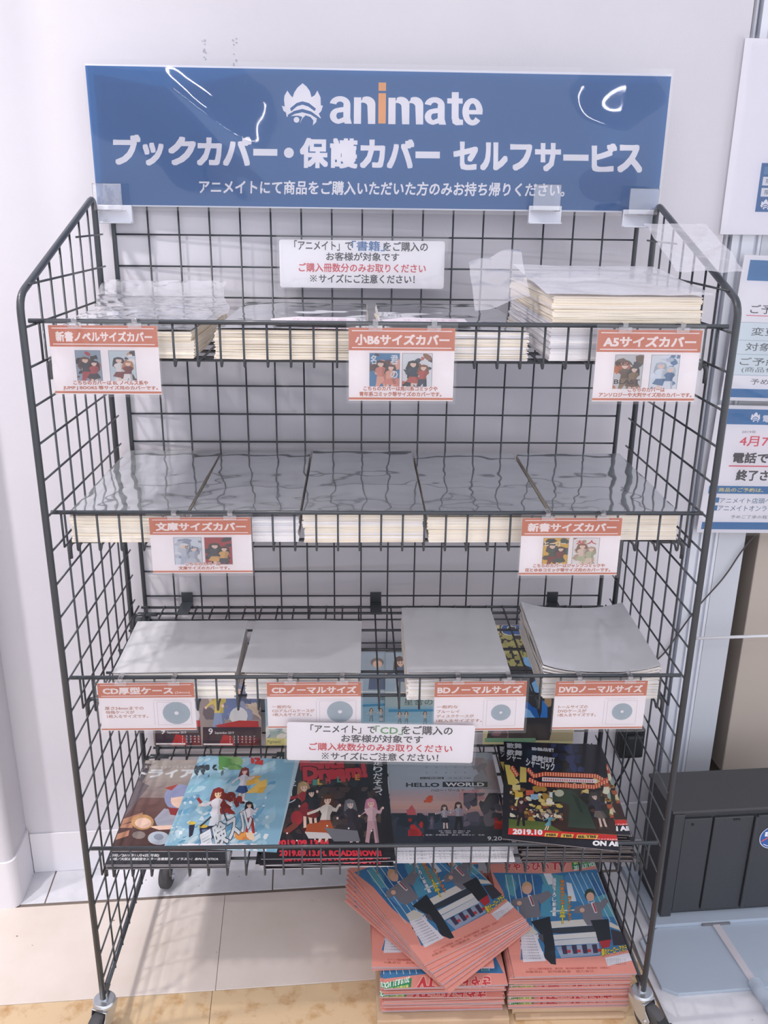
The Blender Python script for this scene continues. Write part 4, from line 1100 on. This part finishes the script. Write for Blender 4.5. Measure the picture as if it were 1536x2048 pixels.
for t, a, b in (('MBS', 525, 655), ('TBS', 680, 805), ('BS-TBS', 830, 1040)):
    y_ = 985 + (a - 525) * .06; p.poly([(a + 8, y_), (b, y_ + 6), (b - 12, y_ + 42), (a - 4, y_ + 36)], 'e9c25c'); p.text(t, a + 16, y_ + 9, b - 20, y_ + 33, '2a2422', .04)
p.text('ON AiR', 985, 1065, 1275, 1115, 'f2f0f2', .05, rot=-.04)
p.text('アニメイズムB1ほか', 1005, 1040, 1260, 1058, 'f0d8d4', .02, rot=-.03)
cov = p.mesh('cover', M['gloss_ink'])
pg = block(w, h, TF - .0002, ['d9d3d6', '4a3c38', 'e6e1e3'], 8)
e = booklet('night_leaflet', 'dark night city leaflet with a red date band, topmost of the thick pile', 'leaflet', 'dark night city leaflets in the thick pile', cov, pg, (cx, cy, ztop - TF), ro, TF - .0002)
rr = random.Random(8); sp = []
NUM = ['topmost', 'second', 'third', 'fourth', 'fifth', 'sixth', 'seventh', 'eighth', 'ninth', 'tenth', 'eleventh', 'twelfth', 'thirteenth', 'fourteenth', 'fifteenth', 'sixteenth', 'seventeenth', 'eighteenth', 'nineteenth', 'twentieth',
       'twenty-first', 'twenty-second', 'twenty-third', 'twenty-fourth', 'twenty-fifth', 'twenty-sixth', 'twenty-seventh', 'twenty-eighth']
for i in range(1, NT):
    x, y, a = (.332, .180, math.radians(-4)) if i == 1 else (.3315 + rr.uniform(-.003, .003) - .0022 * max(0, 6 - i), .174 + rr.uniform(-.002, .002), math.radians(-1.5 + rr.uniform(-1.2, 1.2)))
    sp.append(((x, y, ztop - (i + 1) * TF), a, f'dark night city leaflet, {NUM[i]} from the top of the thick pile'))
copies(e, sp)

# --- leaflets standing against the back of the lowest shelf
def standing(name, label, cat, group, p, w, h, loc, t=.0012, lean=-.05):
    e = empty(name, loc, label, cat, group, (lean, 0, 0))
    link('cover', p.mesh('cover', M['gloss_ink']), e, (0, -t / 2, h / 2), (math.pi / 2, 0, 0))
    link('pages', MB().box(-w / 2, w / 2, -t / 2 + .0001, t / 2, 0, h).mesh('pages', M['stock']), e)
    return e
f = (100, 1150, 3.413)
w, h = .120, .215
p = upright(-.2805, .379, Z4 + h / 2, w, h, f)
p.poly([(900, 400), (1600, 400), (1600, 1400), (900, 1400)], '9a8c88')
p.blobs(30, 1030, 680, 1450, 1000, ['b09c92', '8e7f80', 'c8b09c', '6f6468', 'd0bda8'], 25, 60, 51, 1.6, rot=.5)
p.figure(1150, 790, 330, 'd9b77f', SKIN, 'd9c066', '8f9ab8', 0)
p.figure(1285, 760, 400, '8c90a8', SKIN, '6a7190', '7a2c34', 0)
p.blobs(12, 1180, 830, 1420, 1000, ['6f7aa0', '8c90a8'], 18, 45, 52, 2.0, rot=1.2)
p.ell(1285, 975, 62, 60, 'cfcbcc', 14)
p.poly([(1120, 1040), (1290, 1005), (1420, 1010), (1425, 1060), (1200, 1075)], 'b0383c')
p.poly([(1040, 1050), (1440, 1050), (1440, 1180), (1040, 1180)], '3f3440')
p.poly([(1180, 1100), (1240, 1110), (1260, 1190), (1150, 1190)], 'a8343a'); p.poly([(1280, 1110), (1420, 1120), (1420, 1185), (1290, 1185)], '6a2c34')
p.text('9', 1078, 1058, 1108, 1100, 'e6e2e4', .01); p.text('September 2019', 1122, 1080, 1252, 1100, 'e0dcde', .005)
for k in range(3): p.text('1 2 3 4 5 6 7', 1225, 1108 + k * 18, 1400, 1120 + k * 18, 'cfcacf', 0); p.k -= 1
p.k += 1
p.rect(1045, 1160, 1245, 1170, 'e6e2e4'); p.rect(1230, 1188, 1418, 1200, 'e0dcde'); p.ell(1080, 1205, 50, 22, 'e0cfc6')
cal = standing('calendar_leaflet', 'red and grey calendar leaflet against the back mesh, nearer the rack middle', 'leaflet', 'calendar leaflets at the back of the lowest shelf', p, w, h, (-.2805, .3845, Z4))
copies(cal, [((-.3745, .3868, Z4), 0, 'red and grey calendar leaflet against the back mesh, in the rack corner')])
for o in bpy.data.objects:
    if o.name.startswith('calendar_leaflet'): o.rotation_euler = (-.03, 0, 0)
f = (500, 1150, 3.339)
w, h = .125, .20
p = upright(-.150, .379, Z4 + h / 2, w, h, f)
p.grad(60, 500, 560, 1150, ['9db4bc', 'a9bcc0', '8fb0c0', 'b9c4b0'], 10)
p.poly([(60, 1100), (560, 1100), (560, 1180), (60, 1180)], 'd6cf8c'); p.text('Pigment!', 115, 1112, 205, 1138, '8c9468', .02)
p.blobs(20, 80, 1020, 480, 1100, ['cfd8d8', '8c9ca4', 'e0dcd0'], 10, 26, 55)
standing('pastel_leaflet', 'pale blue leaflet with a yellow foot behind the normal disc card', 'leaflet', None, p, w, h, (-.150, .384, Z4))
w, h = .128, .205
def sky(cxx, seed):
    p = upright(cxx, .379, Z4 + h / 2, w, h, f)
    p.grad(600, 480, 1500, 860, ['a3b6c6', 'b0bfca', '9fb9c8'], 6)
    p.grad(600, 860, 1500, 1150, ['8fb6c8', '9cc0cf', 'b2c6cc'], 6)
    p.rect(600, 790, 1500, 800, 'd8dcd8')
    return p
p = sky(.087, 1)
p.figure(1000, 560, 330, '6a5a56', SKIN, '6b7890', 'b6c0c6', .1); p.rect(900, 800, 1230, 890, 'a8bcbc')
p.text('星合の空', 1030, 835, 1290, 878, '54604f', .0)
p.poly([(925, 905), (1230, 905), (1230, 920), (925, 925)], '4f93b8')
for x in (1000, 1045, 1170): p.figure(x, 920, 90, '7a6a5c', SKIN, 'c9c4bc', '8a98a0')
l2 = standing('sky_leaflet', 'pale blue sky leaflet with a written title in the gap under the third shelf', 'leaflet', 'pale sky leaflets', p, w, h, (.087, .3825, Z4), lean=-.025)
p = sky(.036, 2)
p.ell(850, 600, 45, 30, '8c7f7c', 12); p.ell(852, 612, 32, 24, SKIN, 12); p.poly([(800, 680), (900, 680), (920, 780), (790, 780)], '6b7890')
p.text('星', 868, 808, 905, 850, '54604f', .0)
p.poly([(750, 880), (920, 872), (920, 888), (750, 895)], '4f93b8')
for x in (810, 875): p.figure(x, 905, 90, '7a6a5c', SKIN, 'c9c4bc', '8a98a0')
standing('sky_leaflet', 'pale blue sky leaflet partly covered by the titled one', 'leaflet', 'pale sky leaflets', p, .115, h, (.036, .3860, Z4), lean=-.02)
f = (940, 1150, 3.339)
w, h = .182, .262
p = upright(.3105, .379, Z4 + h / 2, w, h, f)
p.poly([(-200, 200), (1200, 200), (1200, 1300), (-200, 1300)], 'd9d2a0')
p.poly([(205, 300), (700, 300), (700, 1110), (110, 1110), (200, 700)], '3a3b40')
p.blobs(90, 190, 400, 420, 620, ['a9a86a', 'a39c6a', 'b8b07c', '9a9560'], 6, 20, 61, 1.4)
p.blobs(10, 360, 560, 520, 960, ['2f62a8', '3a78c4', '27508c', '7fb0dc'], 25, 60, 62, 1.6, rot=1.2)
p.blobs(6, 500, 650, 620, 900, ['a88c6a', '6a5a48'], 14, 34, 63, 2, rot=1.4)
p.text('CR', 215, 325, 400, 412, '3a62a4', .07, edge='e0dcc0', edgew=.04)
p.blobs(8, 118, 1030, 260, 1110, ['8a6a74', '54444c'], 14, 34, 64)
p.poly([(560, 1005), (690, 1005), (690, 1115), (530, 1115)], 'b5aa88'); p.rect(100, 1095, 440, 1122, '7fae8c')
standing('yellow_framed_booklet', 'yellow framed booklet with blue capitals behind the blue disc card', 'booklet', None, p, w, h, (.3105, .3835, Z4), .003, -.02)

# --- the two magazine piles on the floor
for x0, x1, y0, y1, lab in ((.002, .228, -.002, .285, 'flattened brown paper wrapper under the fanned magazine pile'), (.236, .440, .020, .290, 'flattened brown paper wrapper under the neat magazine pile')):
    b = MB().box(x0, x1, y0, y1, 0, .016).box(x0 + .004, x1 - .010, y0 - .012, y0, 0, .006)
    bevel(tag(link('paper_wrapper', b.mesh('paper_wrapper', M['carton'])), lab, 'wrapper'), .002)
f = (960, 1690, 3.938)
w, h = .208, .268
TM = .0042
PK, PK2 = 'd98f82', 'd08a7e'
wm = waves(77, 4, 8, 22, .0012)
def droop(k):
    return lambda x, y, z: (x, y, z - k * (max(0, abs(y) - .04) / .09) ** 2 - k * .6 * (max(0, abs(x) - .06) / .046) ** 2)
NR = 20
zr_top = .0168 + NR * TM
p = sheet(.3345, .142, zr_top, w, h, math.radians(1.0), f)
p.poly([(-200, 0), (1600, 0), (1600, 1300), (-200, 1300)], PK)
p.poly([(100, 215), (560, 222), (1010, 185), (1060, 300), (1210, 600), (1270, 820), (940, 870), (640, 890), (320, 900), (330, 740), (240, 560), (180, 360)], '3f77a4')
p.blobs(26, 200, 230, 1150, 560, ['4a86b4', '35699a', '4f93b0', '2f5f92', '5a9aa8'], 30, 80, 71, 2.4, rot=1.1)
for k in range(5): p.line([(200 + k * 52, 232), (290 + k * 46, 700)], 5, 'c3d3dc'); p.k -= 1
for k in range(7): p.line([(700 + k * 45, 215), (860 + k * 55, 560 + k * 12)], 5, 'b9cdd8'); p.k -= 1
p.k += 1
p.poly([(500, 222), (560, 222), (600, 300), (540, 310)], 'd9dde4'); p.poly([(680, 290), (720, 300), (760, 440), (700, 440)], 'cfd6df')
p.line([(555, 520), (900, 500)], 9, 'd8dde2')
p.poly([(550, 600), (870, 578), (880, 630), (560, 652)], 'd3cfc8'); p.poly([(560, 655), (900, 630), (920, 680), (640, 695), (570, 690)], '39404a')
p.poly([(575, 705), (915, 680), (930, 720), (585, 745)], 'd3d2d0'); p.poly([(585, 750), (930, 722), (935, 770), (590, 790)], 'c6c8cc')
p.poly([(600, 800), (935, 772), (950, 860), (640, 888)], '8c9ab0')
for k in range(4): p.poly([(640 + k * 80, 790 - k * 3), (680 + k * 80, 786 - k * 3), (690 + k * 80, 855 - k * 3), (655 + k * 80, 858 - k * 3)], '3f3a52'); p.poly([(685 + k * 80, 825 - k * 3), (712 + k * 80, 822 - k * 3), (716 + k * 80, 845 - k * 3), (690 + k * 80, 848 - k * 3)], 'b0383f')
p.poly([(1070, 590), (1140, 585), (1280, 830), (1210, 835)], 'cfc6b8'); p.poly([(1020, 600), (1100, 640), (1120, 670), (1020, 640)], 'd0c9bd')
p.poly([(1030, 660), (1120, 680), (1200, 780), (1050, 790)], '3c3a44')
# two plain leaping figures in grey blazers and dark trousers
def leaper(x, y, hair, tie, flip=1):
    p.poly([(x - 45, y + 150), (x + 70, y + 120), (x + 95, y + 200), (x + 110, y + 300), (x - 20, y + 310), (x - 60, y + 250)], '77767f')
    p.poly([(x + 60, y + 130), (x + 170, y + 90), (x + 200, y + 130), (x + 110, y + 200)] if flip > 0 else [(x + 60, y + 150), (x + 120, y + 90), (x + 150, y + 120), (x + 100, y + 190)], '77767f')
    p.poly([(x - 40, y + 150), (x - 110, y + 160), (x - 130, y + 210), (x - 50, y + 220)], '77767f')
    p.ell(x, y + 70, 42, 50, hair, 14); p.ell(x + 4, y + 85, 32, 36, 'd3a894', 12)
    p.poly([(x + 5, y + 130), (x + 30, y + 125), (x + 60, y + 210), (x + 40, y + 215)], 'd5d3d8'); p.line([(x + 25, y + 135), (x + 50, y + 205)], 12, tie)
    p.ell(x - 60, y + 190, 20, 18, 'd3a894', 8)
leaper(370, 265, 'c9a07c', '8c3a44'); leaper(865, 320, '2f4a44', 'b0383f', -1)
p.poly([(400, 600), (550, 560), (575, 700), (590, 800), (600, 940), (560, 935), (505, 880), (510, 790), (470, 690)], '2c3138')
p.poly([(870, 590), (1010, 580), (1035, 740), (930, 760), (910, 680)], '2c3138')
p.poly([(940, 755), (1035, 740), (1020, 800), (960, 810)], 'a8343a')
p.poly([(320, 640), (400, 630), (460, 690), (400, 720), (325, 700)], 'c9c6be')
for k in range(3): p.blobs(6, 310 + k * 10, 700 + k * 60, 500, 760 + k * 60, ['c9ccd6', '54525e', 'b9bcc8'], 12, 26, 75 + k)
p.poly([(320, 700), (440, 705), (520, 910), (340, 920)], 'd8d6de')
for k in range(9): p.text('アニメ新番組特集', 326 + k * 2, 708 + k * 22, 425 + k * 7, 720 + k * 22, '77757f', 0); p.k -= 1
p.k += 1
p.poly([(985, 885), (1225, 845), (1250, 905), (1005, 950)], 'd9d5dd')
for k in range(4): p.text('放送配信情報まとめ', 995 + k, 892 + k * 13, 1150, 901 + k * 13, '77757f', 0); p.k -= 1
p.k += 1
p.text('僕のヒーローアカデミア', 955, 790, 1208, 850, 'dcc545', .03, rot=.07, edge='33302c', edgew=.05)
p.vtext('描き下ろし新連載', 585, 255, 560, 30, 'e6e8ec', .03, edge='2f4a6a')
p.vtext('秋の新作アニメ', 650, 270, 470, 34, 'd98b45', .04, edge='3a3230')
p.vtext('10作品!!', 650, 470, 620, 44, 'e3cf45', .04, edge='33302c')
p.vtext('ラインナップ', 705, 400, 600, 30, 'd98b45', .04, edge='3a3230')
p.text('きゃらびぃ', 190, 128, 545, 198, 'c2424a', .03, rot=.0, edge='e9b4ac', edgew=.05)
p.text('TV', 560, 128, 682, 196, 'c2424a', .05, edge='e9b4ac', edgew=.05)
p.poly([(722, 138), (945, 105), (955, 160), (728, 190)], '2f8a5e'); p.text('2019.8.31 VOL.37', 740, 142, 945, 178, 'e3efe6', .03, rot=.12)
p.text('秋の新作アニメガイド', 738, 118, 935, 140, 'd6e07c', .03, rot=.12)
p.text('©アニメ製作委員会　発行所　株式会社編集部　無料配布　定価なし', 385, 962, 1030, 978, 'b8544c', .0, rot=.02)
p.text('©集英社　製作委員会　協力各社', 360, 985, 900, 1004, 'b06a5c', .0, rot=.02)
cov = p.mesh('cover', M['newsprint'])
pgs = [block(w, h, TM - .0009, c_, 90 + i) for i, c_ in enumerate((['b9a6ac', 'cf9890', 'b8a0a2'], ['c8948c', 'b09fa6'], ['ae9ca4', 'a896a0', 'b4a0a6'], ['d98f82', 'bc9896']))]
def pile(cx, cy, n, z0, where, group, spots, seed, gap=lambda k: 0.0):
    r = random.Random(seed); first = None
    for i in range(n):                      # i = 0 lowest
        k = n - 1 - i
        x, y, a = spots(k, r)
        z = z0 + i * TM + gap(k)
        lab = f'salmon and blue magazine, {NUM[k]} from the top of {where}' if k else f'salmon and blue magazine lying on top of {where}'
        e = empty('free_magazine', (x, y, z), lab, 'magazine', group, (0, 0, a))
        link('pages', pgs[(k * 7 + i // 3) % 4], e)
        link('cover', cov, e, (0, 0, TM - .00088))
def right_spots(k, r):
    if k == 0: return .3345, .142, math.radians(1.0)
    if k in (1, 2): return .3335 - k * .002, .148, math.radians(.5)
    up = math.pi if (6 <= k <= 9 or 14 <= k <= 17) else 0
    return .3308 + r.uniform(-.0005, .0005), .150 + r.uniform(-.0018, .0018), up + math.radians(r.uniform(-.5, .5))
pile(.34, .15, NR, .0168, 'the neat pile at the poster end', 'free magazines in the neat floor pile', right_spots, 5)
NLp = 28
def left_spots(k, r):
    if k < 8:
        a = math.radians(29 + k * 1.6)
        return .106 + k * .0009, .166 - k * .0035, a
    if k < 11: return .100 - .002 * (k - 8), .163 + .004 * (k - 8), math.radians(-1 + 1.2 * (k - 8))
    up = math.pi if k in (11, 12, 13, 18, 19, 20) else 0
    off = -.012 if k in (11, 12) else (-.006 if k in (13, 18) else 0)
    return .114 + r.uniform(-.002, .002), .148 + off + r.uniform(-.0018, .0018), up + math.radians(r.uniform(-1.8, 1.8))
pile(.11, .15, NLp, .0168, 'the messy fanned pile', 'free magazines in the fanned floor pile', left_spots, 6, lambda k: .0035 if k < 8 else 0.0)

# ------------------------------------------------------------------ posters on the trims at the side
PB, PBG = '2f74ae', 'dbe6ee'
def poster(name, u, v, z, w, h, rot, label, draw, t=.0008):
    """(u, z) = the top near corner, the sheet runs away along the wall"""
    e = empty(name, room(u, v, z - h), label, 'poster')
    e.rotation_euler = (0, rot, TH)
    p = Print(w, h, [(0, 0), (w, 0), (w, h), (0, h)]); draw(p)
    link('printed_sheet', p.mesh('printed_sheet', M['ink']), e, (w / 2, 0, h / 2), (math.pi / 2, 0, 0))
    link('sheet_back', MB().box(0, w, .0002, t, 0, h).mesh('sheet_back', M['stock']), e)
    wv = waves(7, 5, 14, 40, .003)
    po = MB().grid(lambda a, b: (-.004 + a * (w + .008), -.0035 - abs(wv(a * w, b * h)) * (1 if b > .6 else .3), -.004 + b * (h + .008)), 26, 26)
    link('laminate_film', po.mesh('laminate_film', M['laminate'], True), e)
    return e
def d1(p):
    p.rect(0, 0, p.w, p.h, 'eceaf4')
    x0 = .058; p.rect(x0, .189, .40, .268, BL)
    p.rect(x0 + .006, .195, .39, .207, '4a80b0')
    for y in (.211, .229): p.rect(x0 + .006, y, x0 + .30, y + .014, 'e4e6ee'); p.text('限定特典', x0 + .012, y + .003, x0 + .05, y + .011, '7a8496', .02)
    emblem(p, x0 + .008, .247, .018, .018, WHT, BL)
    p.text('ご案内', .07, .172, .12, .184, '6f7684', .02)
poster('upper_poster', .6005, -.004, 1.585, .42, .306, 0, 'large white laminated poster with a blue box, topmost beside the rack', d1)
def d2(p):
    w, h = p.w, p.h
    p.rect(0, 0, w, h, 'efedf5'); p.rect(.012, .008, w - .01, .043, PB); p.rect(.012, h - .022, w - .01, h - .006, PB)
    p.text('重要なお知らせ', .058, .055, .2, .068, 'd84a62', .03)
    p.text('ご予約の内容', .028, .084, .16, .100, '3d3f48', .01); p.rect(.022, .1025, .2, .1042, 'd98094')
    p.rect(.014, .115, w - .01, .210, PBG)
    for y in (.115, .147, .172, .210): p.rect(.014, y, w - .01, y + .0007, '8fa2b4')
    p.text('変更受付期間', .037, .124, .19, .1385, '4d505a', .005); p.text('対象店舗一覧', .031, .1515, .185, .166, '4d505a', .005)
    p.text('ご予約内容の', .025, .178, .178, .1925, '4d505a', .005); p.text('(商品代金の総額)', .031, .195, .18, .206, '5d606a', .0)
    p.text('予めご了承ください', .052, .2165, .22, .227, '4d505a', .005)
poster('notice_poster', .6355, -.018, 1.246, .33, .2575, math.radians(1.75), 'white poster with pale blue table rows, middle one of the hanging sheets', d2)
def d3(p):
    w, h = p.w, p.h
    p.rect(0, 0, w, h, 'efedf5'); p.rect(.012, .007, w - .01, .036, PB); p.rect(.008, h - .022, w - .01, h - .007, PB)
    emblem(p, .068, .012, .019, .020, WHT, PB); p.text('電話でのご予約', .092, .017, .2, .031, 'dfe2ee', .03)
    p.text('2019年', .056, .047, .084, .053, '8f8791', .01)
    p.text('4月7日', .055, .058, .136, .078, 'd84a62', .012)
    p.text('電話での', .047, .090, .142, .111, '3d3f48', .03); p.rect(.042, .1155, .2, .118, 'd9546c')
    p.text('終了させて', .060, .124, .17, .146, '3d3f48', .03)
    p.rect(.010, .1565, w - .01, .172, PB); p.text('商品のご予約は、下記へ', .030, .160, .165, .1685, 'd9cf8a', .02)
    p.rect(.024, .180, .0345, .1905, PB); p.rect(.023, .196, .0335, .2065, PB)
    p.text('アニメイト店頭へ', .036, .1805, .14, .1915, '4a7396', .005); p.text('アニメイトオンライン', .035, .196, .16, .207, '4a7396', .005)
    p.text('予めご了承の程お願い', .064, .2155, .17, .2225, '5d606a', .0)
poster('notice_poster', .6275, -.012, .9785, .33, .252, math.radians(1.75), 'white poster with red date and blue bars, lowest of the hanging sheets', d3)

# ------------------------------------------------------------------ things on the floor and wall at the side
pl_ = MB()
def ru(b, u0, u1, v0, v1, z0, z1, col=None): return rbox(b, u0, u1, v0, v1, z0, z1, col)
pe = empty('steel_base_plate', room(.70, -.30, 0), 'flat blue grey steel base plate on the floor below the black crate', 'plate')
outline = [(.533, -.262), (1.3, -.262), (1.3, -.412), (.512, -.412), (.487, -.398), (.487, -.29)]
n = len(outline)
vs = [room(u, v, z) for z in (0.0, .0065) for u, v in outline]
bevel(childmesh('plate', MB().add(vs, [(i, (i + 1) % n, n + (i + 1) % n, n + i) for i in range(n)] + [tuple(range(n))[::-1], tuple(range(n, 2 * n))]).mesh('plate', M['plate']), pe), .0012)
childmesh('raised_lip', rmesh('raised_lip', M['plate'], [(.52, 1.3, -.262, -.10, 0.0, .0135)]), pe)
childmesh('hinge', rmesh('hinge', mat('dull_hinge', '77777c', .5), [(.622, .678, -.2665, -.2622, .0066, .0105)]), pe)
st = MB(); st.add([room(*q) for q in ((.642, -.267, .007), (.656, -.267, .007), (.664, -.410, .007), (.650, -.410, .007), (.642, -.267, .0095), (.656, -.267, .0095), (.664, -.410, .0095), (.650, -.410, .0095))],
                  [(3, 2, 1, 0), (4, 5, 6, 7), (0, 1, 5, 4), (1, 2, 6, 5), (2, 3, 7, 6), (3, 0, 4, 7)])
childmesh('metal_strip', st.mesh('metal_strip', M['chrome']), pe)
tb = MB().tube([tuple(room(.655, -.405, .012)), tuple(room(.672, -.60, .012))], .012, 20)
tag(link('steel_tube_foot', tb.mesh('steel_tube_foot', M['plate'], False)), 'round blue grey steel tube lying on the floor in front of the base plate', 'tube')

cr = empty('black_crate', room(.74, -.19, .0135), 'black plastic crate with grooved front and a round blue sticker', 'crate')
z0 = .0137
cb_ = MB(); U0, U1, V0, V1, ZT = .545, .97, -.246, -.125, .256
ru(cb_, U0, U1, V0 + .010, V1, z0, ZT - .004); ru(cb_, U0, U0 + .0215, V0 + .002, V0 + .0102, z0, ZT - .004)
for a, b in ((.5675, .6220), (.6260, .7040), (.7120, .97)): ru(cb_, a, b, V0 + .004, V0 + .0102, z0 + .010, ZT - .016)
ru(cb_, .7045, .7115, V0 - .001, V0 + .0102, z0 + .012, ZT - .017)
bevel(childmesh('body', cb_.mesh('body', M['crate']), cr), .0016)
lid = MB(); ru(lid, U0 - .003, U1 + .003, V0 + .004, V1 + .003, ZT - .004, ZT + .002)
bevel(childmesh('lid', lid.mesh('lid', mat('dull_black_lid', '47474a', .65)), cr), .0014)
for u, z, r_ in ((.5835, .228, .0026), (.664, .2345, .002), (.669, .2348, .002), (.674, .2346, .002), (.7445, .229, .002)):
    hc = MB().lathe([(r_, .0030), (r_, .0050)], (0, 0, 0), axis='Y', n=12)
    q = childmesh('vent_hole', hc.mesh('vent_hole', M['dark']), cr); q.location += room(u, V0 - .0004, z)
s_ = Print(.052, .052, [(0, 0), (100, 0), (100, 100), (0, 100)])
s_.ell(50, 50, 49, 49, 'd5d9e6', 40); s_.ell(50, 50, 46, 46, '2f5aa6', 40)
s_.text('E', 20, 24, 38, 44, 'eef0f6', .06); s_.line([(10, 66), (42, 44)], 5, 'd0584a');
s_.line([(20, 78), (35, 86), (55, 90), (75, 84)], 3, 'e8eaf4')
q = childmesh('round_sticker', s_.mesh('round_sticker', M['gloss_ink']), cr); q.rotation_euler = (math.pi / 2, 0, TH)
q.location += room(.7465, V0 + .0030, .1885)

rd = MB().tube([tuple(room(.640, -.045, .514)), tuple(room(1.25, -.045, .514))], .0031, 12)
tag(link('hanging_rod', rd.mesh('hanging_rod', M['whiterod'], True)), 'thin white rod running across the grey panel below the posters', 'rod')
ad = empty('power_adapter', room(.540, -.022, .24), 'black power adapter plugged in low on the wall behind the rack side', 'adapter')
b = MB(); ru(b, .515, .566, -.035, -.002, .232, .302); ru(b, .522, .558, -.047, -.035, .243, .292)
bevel(childmesh('body', b.mesh('body', M['dark']), ad), .004)
pts = fillet([room(.540, -.03, .235), room(.530, -.03, .20), room(.515, -.02, .15), room(.508, -.03, .08), room(.50, -.02, .02), room(.50, -.05, .0035), room(.53, -.11, .0035)], .03)
childmesh('lead', MB().tube(pts, .0022, 8).mesh('lead', M['dark'], True), ad)
pts = fillet([room(*q) for q in ((.544, -.02, .303), (.556, -.007, .38), (.578, -.006, .441), (.600, -.006, .465), (.63, -.004, .52), (.657, -.006, .568), (.697, -.003, .618), (.712, -.002, .642), (.728, -.002, .676), (.754, -.001, .716), (.80, .001, .755), (.86, .001, .80))], .02)
tag(link('black_cable', MB().tube(pts, .0016, 8).mesh('black_cable', mat('grey_black_cable', '4c4a4a', .6), True)), 'thin dark cable climbing across the grey panel under the lowest poster', 'cable')
